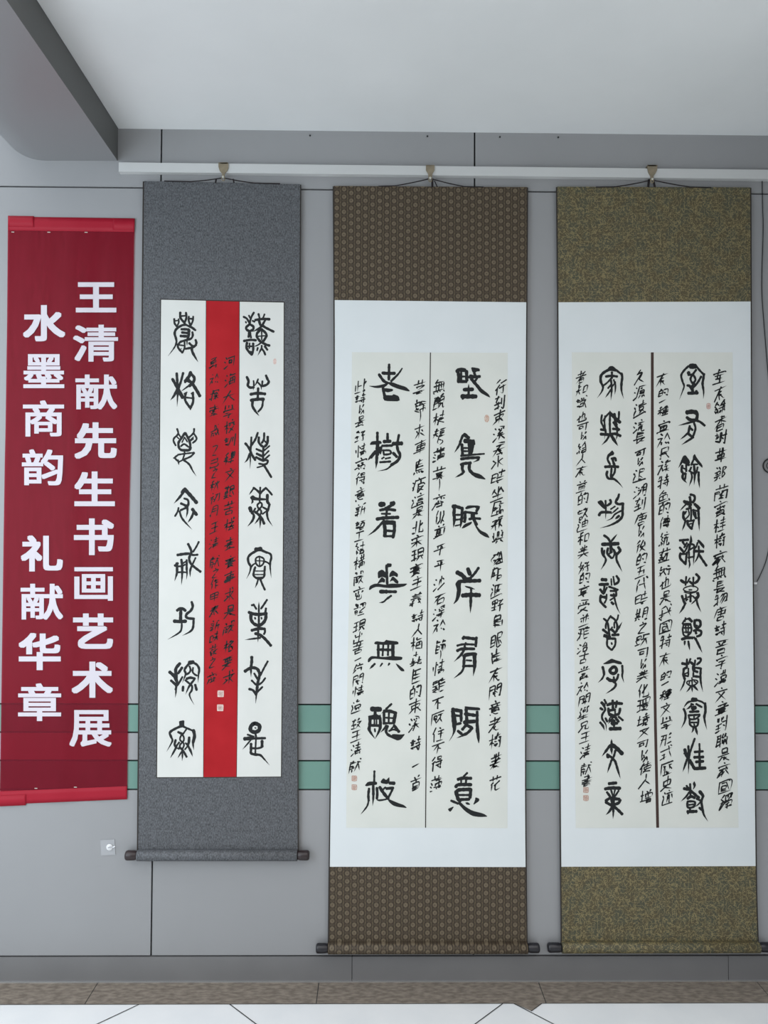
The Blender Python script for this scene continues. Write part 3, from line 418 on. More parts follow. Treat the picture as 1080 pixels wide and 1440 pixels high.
# running-hand characters on a ten by ten grid, one pair of digits per point of a stroke
HAND = dict((l.split()[0], l.split()[1:]) for l in """行 4012 4316 2529 5291 4594 747958
到 0151 301444 0555 3438 0857 6266 818968
東 0292 2426 248476 2676 5059 4609 6699
溪 1122 0415 0937 8140 4253 6263 8272 634575 3696 6549 6699
看 8130 2282 0595 5209 3479 347979 4666 3878
水 405947 0335 3509 835599
時 0207 024247 0444 0747 5292 7074 4595 4797 5868
坐 2104 2245 7154 7295 5059 1686 0999
臨 1009 105030 1434 1654 0959 6140 5292 536466 4749 476769 7779 779799
孤 024214 234938 0555 8151 5207 626687 7369 826498
嶼 0327 0727 1117 3527 4146 415156 7181 8286 4354 7484 3696 4739 7799
發 1232 320517 5143 6265 7199 2646 4628 5676 6689 8629 4999
船 2010 1107 115158 2325 2526 0555 526282 5659 568688 5888
遲 1122 0315 150709 099899 3292 3239 325254 4585 3676 6248
野 0104 014144 0343 2127 0545 0747 5282 826475 559575 757968
鳬 3021 2124 217174 2373 2474 2544 246595 3638 3677 9599 2688
眠 0208 023238 0434 0636 0838 515989 518184 5484 6579 7699
岸 4043 1214 147374 1585 1629 3787 2898 5659
有 0292 5109 3449 347989 4464 4666
閒 0109 014144 0343 6164 619198 9888 6393 3558 355576 3656
意 4051 1282 2323 6354 0494 2527 257577 2676 2777 1819 385979 7688
老 1272 4044 0494 8109 5638 365989
樹 0343 2029 2406 2546 4281 6053 4363 4565 4767 5867 7393 838978 7586
著 0292 3033 6063 1484 4046 0696 7309 3739 378989 4868
花 0292 3033 6063 3415 2529 8446 565999
無 3012 1282 0494 2327 4347 6367 8387 0797 0819 3848 5868 8899
醜 0141 1208 124248 0848 2125 3135 0545 7051 5256 528286 5484 5686 6649 768999
枝 0343 2029 2406 2546 5393 7075 5686 865549 5799
短 2011 1242 0545 2209 2649 5292 5456 548486 5686 5878 4999
々 302546 4284 849658
蒲 0292 3033 6063 1425 0627 0939 4393 4649 469699 4797 4898 6269
茸 0292 3033 6063 2484 3437 7439 3575 3676 0797 6779
齊 4051 0292 3223 4446 6264 8394 3526 6586 2609 7679 3676 3878
似 3014 2429 5157 5739 8184 8469 7799
剪 3142 7162 0393 2427 244447 2545 2646 5457 8488 18783888 4809
平 2282 3334 6463 0595 5259
沙 1122 0415 0937 6066 5246 7283 9649
石 1292 5206 3539 358589 3888
淨 1122 0415 0937 8141 4253 6263 8272 4484 3696 4787 646958
於 2031 0343 3309 3638 7155 7296 6778 8899
篩 2113 2242 7163 7292 2414 1519 154547 1747 1949 5494 6568 659598 7479
情 2029 0306 3243 5292 5484 4696 7077 5759 579799 5878
雖 0141 0203 024244 0444 2547 2546 0646 0737 0749 6142 5359 7162 6292 6494 6696 6999
不 0292 5226 5359 6586
厭 0191 0109 2343 2325 234346 2545 2546 3648 5393 7375 7549 7699
住 3014 2429 6172 5393 5595 4999 7379
得 3012 3314 2429 5153 518183 5283 4494 4696 8488 888978 6778
薄 0292 3033 6063 0415 0617 0929 4393 4547 459597 7378 3798 8789 5869
暮 0292 3033 6063 2435 248436 0797 5728 6778 38687979 3868
歸 2022 1224 124244 1444 2548 2646 1759 6293 526396 5494 5758 579798 7579
來 0282 4049 2436 6476 4519 5699
車 0191 2326 238386 2484 2686 0797 5059
馬 2127 2181 2383 2585 5027 2797 9978 1809 3849 5869 7889
疲 4051 2191 2107 0213 0517 4494 4449 448495 6264 5686 8649 5799
這 1122 0315 150709 099999 5061 3292 4484 4585 4748 478788
是 3134 317174 3373 3474 0595 5658 5777 3609 3699
北 3038 0434 0838 6068 689896 8264
宋 4051 0213 029293 0595 4359 5508 5599
現 0141 0444 0847 2128 5156 519196 5393 5494 5696 6649 769999
實 4051 0213 029293 2373 2474 4245 0595 3638 367678 3777 3878 4819 6889
主 4051 1292 1585 0999 5259
義 3142 7162 1282 2383 0494 3516 2629 0747 0838 6599 8768 7586
詩 1121 0242 1333 1434 1637 164647 6292 5494 7074 4696 848978 6778
人 5054 5409 5599
梅 0343 2029 2406 2546 5142 5292 5448 549499 4696 5899 7476
堯 4043 2262 2427 1646 7477 6696 0797 3738 3809 6769 689998
臣 2029 2181 2484 4144 2686 4647 2999
的 3022 1218 124248 1545 1848 7152 629298 9978 6576
首 3142 7162 0393 5345 2529 257579 2777 2878 2979
此 2028 2454 0307 0959 7079 798988 9274
以 2027 2745 4456 8163 8649 8699
景 3134 317174 3373 3474 4455 0595 3638 367678 3878 4849 2818 6889
舒 2011 2142 1434 0545 2427 1819 183848 5282 8264 6595 748968
寫 4051 0213 029293 2435 2444 5474 2545 5675 2607 368689 8978 3748 5768
新 2031 0242 1323 3324 0545 0747 2529 2708 8161 625859 6595 8489
語 1121 0242 1333 1434 1637 164647 5292 7256 548487 4797 5859 588889 5989
工 1181 4148 0898
結 2012 1233 332446 2629 2638 5393 7076 5686 5759 578789 5989
構 0343 2029 2406 2546 5292 6064 8084 4494 5659 569699 5797 4898 7479
嚴 1021 102022 6062 608082 0393 0409 2434 2527 253547 2747 6345 5494 7549 6699
密 4051 0213 029293 2426 4346 463757 8475 5659 36397976
體 1031 1033 3134 0343 1528 153538 1636 5192 5354 519194 7173 5694 5787 4999
出 5059 1214 145474 7274 0609 099969
苦 0292 3033 6063 0595 5357 2729 277779 2979
片 2006 3282 5052 3585 7579 2609
逸 1122 0315 150709 099999 5041 416171 3436 348486 3686 5647 667878
致 0141 201444 0545 2528 0848 6052 5393 8349 5599
之 4051 129245 4508 0899
王 1181 1585 0999 5159
清 1122 0415 0937 4292 4484 3696 6066 4749 478789 4888
獻 0141 2022 0209 025253 1434 3525 0656 2729 6293 7249 7499 8091
室 4051 0213 029293 1484 403656 2676 5459 0999
餘 2003 2143 1336 1535 1628 3649 2747 7044 7199 5383 4595 7379 6758 8798
香 7130 0292 5055 5207 5395 2629 267679 2777 2979
謝 1121 0232 1333 1434 1637 163637 4147 415157 4354 4555 3757 5648 6393 8089 8978 6576
草 0292 3033 6063 2426 247476 2575 2676 0797 5059
鄭 1021 3042 0343 1325 134345 1545 0656 2728 2809 4859 6169 618264 648668
蘭 0292 3033 6063 0409 043436 0535 5494 9499 9989 4674 475777 5459 5839 5879
竇 4051 0213 029293 2435 6475 2484 4346 1686 2628 267678 2777 2878 4819 6889
桂 0343 2029 2406 2546 5292 7074 5494 5696 4999 7579
家 4051 0213 029293 1484 4417 4538 563949 3508 3709 7563 6599
長 2026 2071 2272 2474 0696 3639 395857 8658 5899
物 1002 0343 2029 0836 6143 529298 9878 7248 8459
唐 4051 2191 2107 3383 3585 838586 5157 3739 377779 3979
晉 0191 2244 6244 2233 7263 0494 2629 267679 2777 2979
字 4051 0213 029293 2474 7455 5559 5948 0696
漢 1122 0415 0937 4292 6064 8084 5456 549496 5696 4797 3898 6749 6899
文 4051 0292 7309 2399
章 4051 1282 3233 7263 0494 2527 257577 2676 2777 0898 5759
對 2023 4043 1012 5042 0444 0646 2428 0848 5393 808978 6576
聯 0141 1108 3139 1333 1535 0847 5143 4364 7163 7384 5557 5767 8488 7578 6569 8689
國 0109 019198 0898 2262 2426 245456 2656 2767 5288 7182
獨 3012 1245 450923 2508 4146 419146 6163 8183 5405 459598 9878 6669 5776 5888
種 3011 0343 2029 2406 2546 8151 4292 5456 549496 5595 5696 4797 4999 7279
寓 4051 0213 029293 2427 247477 2575 2777 0809 089899 5459 5878
民 2128 2181 8184 2484 2838 1575 5499
族 2031 0343 3309 354837 3548 7152 6292 6354 5585 4797 7569 6799
特 1002 0343 2029 0736 6292 5494 7074 4696 848978 6778
色 4013 326253 1419 147477 4447 1777 199999 9998
傳 3014 2429 4292 5345 539395 5494 5595 7076 4696 4797 848978 6778
統 2012 1233 332446 2629 0817 3738 6071 4292 634484 5549 7579 799998
藝 0292 3033 6063 1434 2327 1636 0747 5484 6438 747999 4889 1828 0999
術 2012 2313 1529 3363 4246 4408 4568 7192 6494 848978
也 0653 537379 5058 2329 299997
我 4011 0595 2229 291807 0746 5199 8376 8092
學 1014 111213 4151 4252 7184 7383 0405 049495 2656 6757 5759 5948 0797
形 0151 0454 2109 4149 8162 8464 9758
式 0292 1545 3538 0857 6074 7499 8091
歷 0191 0109 2343 3326 2346 6393 7376 7496 5759 3639 5878 2999
史 2326 237376 2676 5056 5609 3799
迹 1122 0315 150709 099999 5061 3292 5348 6368 4456 8396
久 4013 226246 6209 4699
源 1122 0415 0937 4191 4129 6253 5456 548486 5585 5686 7779 5749 8799
遠 1122 0315 150709 099899 3282 6063 3393 4446 447476 4676 6648 6688
流 1122 0415 0937 6071 4292 634484 5549 6568 757999
可 0292 2426 245456 2656 828978
追 1122 0315 150709 099999 6151 4148 417173 4373 4578 4868
溯 1122 0415 0937 3243 6253 3464 5447 4638 7178 719199 9989 7393 7595
後 3012 3314 2429 6145 4575 7286 6648 5675 7549 5699
五 1181 4137 2474 7477 0898
代 3014 2429 3484 6074 7499 8091
期 0343 1016 3036 1333 1535 0646 1708 3748 6167 619198 9989 6393 6595
既 0104 013134 0333 0434 0428 0847 5191 5154 4494 7449 749999
美 3142 7162 1282 2383 0494 5056 0696 5609 5699
化 3014 2429 8246 515859 599997
環 0141 0444 0847 2128 4146 419194 4494 6164 3595 5658 568668 6848 6899
境 0333 1017 0747 6051 4292 5354 7363 4494 5558 558588 5787 6849 7879 7999
又 1282 8209 3399
使 3014 2429 3292 4446 449496 4696 6066 6639 4799
增 0333 1017 0747 5152 8172 4346 439396 6266 4696 5759 578789 5888 5989
者 1272 4044 0494 8109 3639 367679 3777 3979
知 2011 1242 0545 2209 2649 6368 639398 6898
識 1121 0232 1333 1637 163637 4151 4262 3363 4546 456567 4767 6174 7499 8375 8091
給 2012 1233 332446 2629 0817 7044 7199 5585 5749 578789 5989
益 2132 7162 0393 4324 6384 2528 257578 4548 6568 0999
啟 1122 0252 0204 0252 1454 2729 274749 2949 7152 6292 8349 6599
迪 1122 0315 150709 099999 4246 428286 4484 4686 6066
和 4011 0343 2029 2406 2546 6368 639398 6898
好 2014 144638 4309 0343 5282 8264 748968 5595
享 4051 0292 2325 237375 2575 2676 7648 5559 5948 0797
受 8120 1223 4243 7263 0406 049495 2777 7609 3799
並 3142 7162 1383 2526 4347 6367 8575 0999
雅 0141 0304 0445 2129 2609 6142 5359 7162 6292 6494 6696 6999
治 1122 0415 0937 6144 4484 7286 5659 568689 5989
古 0292 5056 2629 267679 2979
賞 4042 2132 7162 0304 039394 3536 356566 3666 27292777 7779 2878 4819 6899
聞 0109 014144 0343 6164 619198 9888 6393 3474 4568 4666 3777 6569
樂 5041 4244 426264 4363 2012 1225 2516 8071 7184 8475 0797 5659 5809 5899
兄 2225 227275 2575 3609 6568 689997
書 2161 6164 0393 2464 0595 5056 0696 2749 277779 2878
河 1122 0415 0937 3292 4446 446466 4666 828978
海 1122 0415 0937 5142 4292 5448 549498 3696 4898 7477
大 0494 5109 5599
校 0343 2029 2406 2546 7071 4292 5344 8394 8549 5699
訓 1121 0242 1333 1434 1637 164647 6248 7276 9099
釋 3011 1314 3324 0545 2229 2506 2646 6164 619194 7174 8184 5595 7077 4797 6779
艱 0141 1012 3033 1416 143436 2128 0747 2809 2849 5158 518184 5383 5484 5879 7599
樸 0343 2029 2406 2546 6062 8082 4393 5354 8374 4696 4898 7449 7699
素 1282 2484 0595 5055 642747 264676 5759 5809 5899
事 0191 2324 237374 2474 1575 7577 0696 1777 505948
求 0393 505948 2536 4608 8356 5599 7082
格 0343 2029 2406 2546 6142 528245 5399 5659 568689 5989
要 0191 2224 228284 4144 6164 2484 0696 5527 2789 7509
勇 2171 7143 2326 236376 2474 2565 0797 4609 777968
探 2029 0343 0727 3133 3181 8183 5345 6385 4696 6469 6649 6699
索 0292 5054 0415 049495 6335 3555 552776 5859 5809 5899
歲 4043 4363 0494 1509 5074 7499 8091 2646 3738 5668 8569
乙 108128 2899
巳 1282 8285 1585 1819 199997
秋 3011 0343 2029 2406 2546 5264 9274 7149 7499
初 2031 0343 3306 2529 3546 5292 7248 929878
月 2107 0709 217179 7969 2373 2575
作 3014 2429 6143 5292 6269 6494 6797
甲 1216 128286 1484 1686 5259
泰 1282 1383 0494 5109 5599 4559 3636 2738 7687
味 0308 033338 0838 5292 4595 7079 7549 7599
蔬 0292 3033 6063 2454 2529 1539 2747 6465 4695 7648 5859 6889
齋 4051 0292 3223 4446 6264 8394 2526 6586 2609 7679 3676 5759 3878
一 0594""".strip().splitlines())
BOLD = 1.0
def stroke(bm, spec, ox, oy, d):
    tk = spec.split()
    if tk[0] == 'F':
        p = [(float(tk[i]), float(tk[i+1])) for i in range(1, len(tk)-1, 2)]
        q = []
        for i in range(len(p)):
            a, b = p[i], p[(i+1) % len(p)]
            q += [(.82*a[0]+.18*b[0], .82*a[1]+.18*b[1]), (.18*a[0]+.82*b[0], .18*a[1]+.82*b[1])]
        vs = [bm.verts.new(P(ox+x/10, oy+y/10, d)) for x, y in q]
        for t in tessellate_polygon([[Vector((x, y, 0)) for x, y in q]]):
            try: bm.faces.new([vs[i] for i in t])
            except ValueError: pass
        return
    w = tk[0]; taper = w.endswith('t'); w = w.rstrip('t')
    w0, w1 = (map(float, w.split('-')) if '-' in w else (float(w), float(w)))
    p = [(float(tk[i]), float(tk[i+1])) for i in range(1, len(tk)-1, 2)]
    q = catmull(p, 9); n = len(q)
    cum = [0]
    for a, b in zip(q, q[1:]): cum.append(cum[-1]+math.dist(a, b))
    L = cum[-1] or 1; rows = []; ph = random.random()*6
    # brush ends: a short rounded cap past each end
    def nrm(i):
        a, b = q[max(i-1, 0)], q[min(i+1, n-1)]; dx, dy = b[0]-a[0], b[1]-a[1]; l = math.hypot(dx, dy) or 1
        return dx/l, dy/l
    for i in range(n):
        s = cum[i]/L; ww = BOLD*(w0+(w1-w0)*s)*(1+.07*math.sin(cum[i]*.09+ph)+random.uniform(-.05, .05))
        if taper and s > .45: ww *= max(.10, 1-((s-.45)/.55)**1.4*.95)
        rows.append((q[i], nrm(i), ww/2))
    cap0 = [(-.62, .35), (-.42, .72), (-.15, .95)]; cap1 = [(.12, .95), (.38, .68), (.55, .3)]
    full = []
    (c, t, h) = rows[0]; full += [((c[0]+t[0]*h*2*a*.6, c[1]+t[1]*h*2*a*.6), t, h*b) for a, b in cap0]
    full += rows
    (c, t, h) = rows[-1]; full += [((c[0]+t[0]*h*2*a*.6, c[1]+t[1]*h*2*a*.6), t, h*b) for a, b in cap1]
    prev = None
    for c, t, h in full:
        l = bm.verts.new(P(ox+(c[0]-t[1]*h)/10, oy+(c[1]+t[0]*h)/10, d)); r = bm.verts.new(P(ox+(c[0]+t[1]*h)/10, oy+(c[1]-t[0]*h)/10, d))
        if prev: bm.faces.new((prev[0], l, r, prev[1]))
        prev = (l, r)
def big_chars(text, dep, pick):
    global BOLD
    side = 'left'
    for ln in text.strip().splitlines():
        ln = ln.strip()
        if ln.startswith('#'): side = ln[1:].strip(); continue
        if not ln: continue
        BOLD = 1.07
        org, body = ln.split('|'); ox, oy = map(float, org.split()); bm = bmesh.new()
        for k, s in enumerate(body.split(';')): stroke(bm, s, ox, oy, dep+k*4e-6)
        
        BOLD = 1.0; finish('large_character', bm, 'ink', pick(side))
# type used for the small running inscriptions and the printed banner
GC = {}
def glyph(ch, off=0.0):
    if (ch, off) not in GC:
        c = bpy.data.curves.new('t', 'FONT'); c.body = ch; c.resolution_u = 3
        o = bpy.data.objects.new('t', c); me = o.to_mesh()
        v = [(p.co.x, p.co.y) for p in me.vertices]; f = [tuple(q.vertices) for q in me.polygons]
        o.to_mesh_clear(); bpy.data.objects.remove(o); bpy.data.curves.remove(c)
        if off:                                     # heavier weight: the outline swept round a small square
            vv, ff = [], []
            for k, (dx, dy) in enumerate([(0, 0)]+[(i*off, j*off) for i in (-1, 0, 1) for j in (-1, 0, 1) if i or j]):
                ff += [tuple(i+len(vv) for i in q) for q in f]; vv += [(x+dx, y+dy) for x, y in v]
            v, f = vv, ff
        x0, x1 = min(a[0] for a in v), max(a[0] for a in v); y0, y1 = min(a[1] for a in v), max(a[1] for a in v)
        GC[ch, off] = ([((x-x0)/(x1-x0), (y1-y)/(y1-y0)) for x, y in v], f, (x1-x0)/(y1-y0))
    return GC[ch, off]
def inscription(spec, xs, wid, dep, parent, m='ink'):
    """spec 'char+y ...' down one column; xs = list of (y, x)"""
    it = [(t[0], float(t[1:])) for t in spec.split()]
    bm = bmesh.new()
    def xat(y):
        if y <= xs[0][0]: return xs[0][1]
        for (ya, xa), (yb, xb) in zip(xs, xs[1:]):
            if y <= yb: return xa+(xb-xa)*(y-ya)/(yb-ya)
        return xs[-1][1]
    for i, (ch, y) in enumerate(it):
        up = y-it[i-1][1] if i else 99; dn = it[i+1][1]-y if i+1 < len(it) else 99
        h = max(6.5, min(wid*1.2, min(up, dn)*.92))*random.uniform(.96, 1.08); w = wid*random.uniform(.92, 1.10)*(.62 if ch in '々一乙以之' else 1)
        cx = xat(y)+random.uniform(-.9, .9); sl = random.uniform(.30, .46); k = random.uniform(-.20, -.08)
        for s in HAND[ch]:
            q = [((int(s[j])-4.5)/9, (int(s[j+1])-4.5)/9) for j in range(0, len(s), 2)]
            pts = []
            for a2, b2 in q:
                a2 += random.uniform(-.03, .03); b2 += random.uniform(-.03, .03)
                pts += [10*(a2+k*b2)*w, 10*(b2*h-sl*a2*w)]
            L = sum(math.dist(pts[j:j+2], pts[j+2:j+4]) for j in range(0, len(pts)-2, 2))
            wt = (24 if L < 55 else 20)*wid/16*random.uniform(.82, 1.15)
            stroke(bm, '%.1f%s ' % (wt, 't' if random.random() < .7 else '')+' '.join('%.1f' % v for v in pts), cx, y, dep+i*3e-6)
        if ch in '歸茸沙篩雖識後源疲發孤' and dn > 24:          # a long trailing stroke runs down towards the next character
            stroke(bm, '16t 8 %.1f 10 %.1f -2 %.1f' % (h*4, dn*4.2, dn*6.4), cx, y, dep)
        if dn > 22.9 and i+1 < len(it):        # a clear gap: the next phrase is a part of its own
            finish('inscription', bm, m, parent); bm = bmesh.new()
    return finish('inscription', bm, m, parent)
def seal(px, py, w, h, dep, parent, m='seal', round_=False):
    bm = bmesh.new()
    if round_: pts = [(px+w/2*math.cos(a), py+h/2*math.sin(a)) for a in [2*math.pi*k/20 for k in range(20)]]
    else: pts = [(px-w/2+.8, py-h/2), (px+w/2-.6, py-h/2+.2), (px+w/2, py-h/2+.9), (px+w/2-.1, py+h/2-.8), (px+w/2-.8, py+h/2), (px-w/2+.7, py+h/2-.1), (px-w/2, py+h/2-.8), (px-w/2, py-h/2+.7)]
    slab(bm, pts, dep, .00015); return finish('seal', bm, m, parent)
def seal_lines(px, py, w, h, dep, parent, m='seal_ink'):
    bm = bmesh.new()
    for s in ('5 -38 -36 -36 36 36 38 38 -36 -36 -37', '5 -20 -20 -20 20', '5 0 -25 0 25', '5 20 -22 20 22', '5 -22 -8 22 -6', '5 -22 14 22 12'):
        tk = s.split(); c = [tk[0]]+[str(float(v)*(w/8 if i % 2 == 0 else h/8)) for i, v in enumerate(tk[1:])]
        stroke(bm, ' '.join(c), px, py, dep)
    return finish('seal_lines', bm, m, parent)

# ---------------------------------------------------------------- scrolls
SD = .014                       # the cloth hangs this far off the wall
def lerp_edge(e, y):
    if y <= e[0][1]: return e[0][0]
    for a, b in zip(e, e[1:]):
        if y <= b[1]: return a[0]+(b[0]-a[0])*(y-a[1])/(b[1]-a[1])
    return e[-1][0]
def edge_poly(le, re, ytl, ytr, ybl, ybr, n=14, inset=0):
    L = [(lerp_edge(le, ytl+(ybl-ytl)*k/n)+inset, ytl+(ybl-ytl)*k/n) for k in range(n+1)]
    R = [(lerp_edge(re, ytr+(ybr-ytr)*k/n)-inset, ytr+(ybr-ytr)*k/n) for k in range(n+1)]
    return L + R[::-1]
def strip_poly(e, y0, y1, w, n=14):
    a = [(lerp_edge(e, y0+(y1-y0)*k/n), y0+(y1-y0)*k/n) for k in range(n+1)]
    return a + [(x+w, y) for x, y in a[::-1]]
def roller(root, xl, xr, yc, rad, kl, kr, krad, m, mk, dy=0):
    RDP = rad+.0015; c = P((xl+xr)/2, yc, RDP); a, b = P(xl, yc, RDP).x-c.x, P(xr, yc+dy, RDP).x-c.x
    bm = bmesh.new(); lathe_x(bm, [(a, rad*.96), (a+.001, rad), (b-.001, rad), (b, rad*.96)], c)
    ro = finish('roller', bm, m, root, False)
    for f in ro.data.polygons: f.use_smooth = len(f.vertices) == 4
    for xk, x0, s in ((kl, a, -1), (kr, b, 1)):
        L = abs(P(xk, yc, RDP).x-c.x-x0); bm = bmesh.new()
        lathe_x(bm, [(0, krad*.9), (L*.12*s, krad*.88), (L*.2*s, krad*.97), (L*.5*s, krad), (L*.8*s, krad*1.02), (L*.93*s, krad*.95), (L*s, krad*.72)], Vector((c.x+x0, c.y, c.z)))
        k = finish('knob', bm, mk, ro, True)
    return ro
def cords(root, ring, l0, l1, r0_, r1, hang):
    bm = bmesh.new()
    for pts in ((ring, l0, l1), (ring, r0_, r1)):
        ps = [P(ring[0], ring[1], RD+.003), P(*pts[1], SD+.002), P(*pts[2], SD+.0015)]
        mid = [ps[0].lerp(ps[1], t)+Vector((0, 0, -.0015*math.sin(math.pi*t))) for t in (0, .25, .5, .75)]
        tube(bm, mid+ps[1:], .0019)
    o = finish('hanging_cord', bm, 'cord', root, True)
    for x0, y0, x1, y1, w in hang:
        slab_obj('ribbon', [(x0-w/2, y0), (x0+w/2, y0), (x1+w/2, y1), (x1-w/2, y1)], SD+.0035, .001, 'cord', root)

# --- grey silk scroll with red centre strip
le = [(202.7, 255), (201.3, 400), (198.5, 760), (196, 1000), (194.3, 1203)]
re = [(422, 259.5), (421, 400), (419.5, 700), (417.6, 960), (418.3, 1120), (418.6, 1203)]
R1 = thing('hanging_scroll', P(312, 1203, SD), 'grey silk hanging scroll with a red strip between two columns of seal script', 'scroll', 'calligraphy scrolls hung from the rail')
slab_obj('silk_mount', edge_poly(le, re, 255, 259.5, 1202, 1202), SD, .0012, 'silk', R1)
for e, w in ((le, -1.9), (re, 1.6)):
    slab_obj('edge_binding', strip_poly(e, e[0][1], 1199, w), SD+.0002, .0016, 'border', R1)
bm = bmesh.new(); slab(bm, [(203, 254.5), (422, 259), (422, 261), (203, 256.5)], SD+.0008, .006); finish('top_rod', bm, 'silk', R1)
roller(R1, 193.2, 418.2, 1202.8, .0178, 176.5, 435, .0158, 'silk', 'knob')
cords(R1, (314, 250), (268, 255.4), (231, 254.6), (358, 257.4), (394, 258.4), [(304, 252, 303, 257, 2.4), (328, 251.5, 329, 257, 2.2)])
pl, pr_ = [(226.7, 421.5), (224, 750), (220.9, 1093)], [(399, 425.5), (398.2, 700), (396.5, 930), (395, 1092)]
ml, mr = [(290.3, 423), (288.6, 750), (286.4, 1093)], [(336.3, 424.2), (335, 734), (334, 930), (332.2, 1092.5)]
slab_obj('panel_border', edge_poly([(x-1.3, y) for x, y in pl], [(x+1.3, y) for x, y in pr_], 420.2, 424.2, 1094.2, 1093.2), SD+.0005, .0004, 'border', R1)
pL = slab_obj('paper_panel', edge_poly(pl, [(x-.9, y) for x, y in ml], 421.5, 422.9, 1093, 1092.7), SD+.0010, .0005, 'paper_cool', R1)
pR = slab_obj('paper_panel', edge_poly([(x+.9, y) for x, y in mr], pr_, 424.3, 425.5, 1092.4, 1092), SD+.0010, .0005, 'paper_cool', R1)
pM = slab_obj('red_paper_panel', edge_poly(ml, mr, 423, 424.2, 1092.7, 1092.4), SD+.0010, .0005, 'redpaper', R1); pM['label'] = 'red paper strip between the two white panels'
DI = SD+.0012
big_chars(INK1, DI, lambda s: pL if s == 'left' else pR)
inscription('河508 海533 大557 學578 校600 訓621 釋645 文667 艱691 苦714 樸738 素764 實790 事812 求836 是859 嚴883 格908 要931 求953', [(508, 323), (600, 322.5), (760, 323.5), (860, 322.5), (953, 320.5)], 14, DI, pM)
inscription('勇510 於533 探555 索577 歲606 乙634 巳650 之665 秋683 初700 月718 王741 清763 獻790 之806 作821 甲839 泰858 新880 味896 蔬914 之932 齋953', [(510, 301), (606, 302), (700, 301.5), (790, 302), (880, 301.5), (953, 298.5)], 12, DI, pM)
seal(310.3, 975.6, 9, 9.4, DI, pM, 'seal_pale'); seal(309.7, 995.3, 9, 9.4, DI, pM, 'seal_pale')
seal_lines(310.3, 975.6, 4.6, 5, DI+.0002, pM); seal_lines(309.7, 995.3, 4.6, 5, DI+.0002, pM)
seal(386.5, 508.3, 5, 8.6, DI, pR, 'seal_pale', True)

# --- white scroll with brown brocade ends
le = [(469.2, 262), (470.2, 400), (470.6, 520), (467, 900), (465, 1100), (463.4, 1220), (462.2, 1338)]
re = [(741.4, 263.5), (740.4, 424), (738.8, 700), (738.6, 1100), (739.4, 1220), (740.8, 1338)]
R2 = thing('hanging_scroll', P(601, 1334, SD), 'white hanging scroll with dark brown patterned brocade ends, between the grey and the olive scrolls', 'scroll', 'calligraphy scrolls hung from the rail')
def white_scroll(root, le, re, yt, ywt, ywb, yb, mb, paper, le_in, re_in, hangs):
    slab_obj('white_mount', edge_poly(le, re, ywt[0], ywt[1], ywb[0], ywb[1], inset=.3), SD+.0002, .0014, 'mount', root)
    slab_obj('top_brocade', edge_poly(le, re, yt[0], yt[1], ywt[0]+.6, ywt[1]+.6, 6), SD+.0006, .0018, mb, root)
    slab_obj('bottom_brocade', edge_poly(le, re, ywb[0]-.6, ywb[1]-.6, yb, yb, 6), SD+.0006, .0018, mb, root)
    for e, w in ((le, 1.7), (re, -1.7)):
        slab_obj('edge_binding', strip_poly([(x-w*.8, y) for x, y in e], e[0][1], yb-1, w), SD+.0007, .0022, 'border', root)
    bm = bmesh.new(); slab(bm, [(le[0][0], yt[0]-.6), (re[0][0], yt[1]-.6), (re[0][0], yt[1]+1.6), (le[0][0], yt[0]+1.6)], SD+.0016, .007); finish('top_rod', bm, mb, root)
white_scroll(R2, le, re, (262, 263.6), (421.3, 424.4), (1219.6, 1220), 1332, 'brown', None, None, None, None)
roller(R2, 461.6, 741.6, 1333.2, .0182, 444.5, 758.5, .0155, 'brown', 'knob_black')
cords(R2, (605, 251), (556, 261.2), (532, 262), (653, 262.4), (680, 263), [(608, 252, 608, 263, 3), (611, 254, 615, 263, 1.6)])
pl, pr_ = [(495, 495), (493, 690), (491, 830), (488.3, 960), (486.8, 1164)], [(713.9, 496), (713.6, 1164.5)]
ml = [(605.3, 496), (603.7, 640), (602, 760), (600.2, 950), (598.4, 1164)]
PD = SD+.0008
pL = slab_obj('paper_panel', edge_poly(pl, [(x-.7, y) for x, y in ml], 495.3, 495.8, 1164, 1164), PD, .0005, 'paper', R2)
pR = slab_obj('paper_panel', edge_poly([(x+.7, y) for x, y in ml], pr_, 495.8, 496.2, 1164, 1164.5), PD, .0005, 'paper', R2)
slab_obj('divider_strip', strip_poly([(x-.75, y) for x, y in ml], 495.8, 1164, 1.5), PD+.0002, .0008, 'border', R2)
DI = PD+.0003
big_chars(INK2, DI, lambda s: pL if s == 'left' else pR)
inscription('行544 到566 東586 溪609 看631 水649 時671 坐694 臨714 孤736 嶼755 發784 船807 遲829 野851 鳬874 眠899 岸922 有948 閒972 意995 老1018 樹1042 著1070 花1101', [(544, 703), (610, 702), (700, 700), (850, 699), (975, 697), (1101, 697)], 16, DI, pR)
inscription('無543 醜565 枝588 短608 々621 蒲638 茸666 齊705 似727 剪746 平772 平794 沙820 石842 淨861 於880 篩908 情939 雖964 不988 厭1009 住1032 不1052 得1073 薄1101', [(543, 618), (600, 618), (700, 618), (800, 618), (900, 618.5), (990, 616), (1101, 614)], 15.5, DI, pR)
inscription('暮545 歸571 來606 車629 馬656 疲682 這703 是720 北742 宋761 現780 實801 主819 義842 詩868 人886 梅905 堯926 臣950 的973 東993 溪1017 詩1047 一1076 首1100', [(545, 590.5), (629, 590), (720, 589), (801, 585.5), (886, 586.5), (993, 583), (1047, 584.5), (1100, 584)], 15.5, DI, pL)
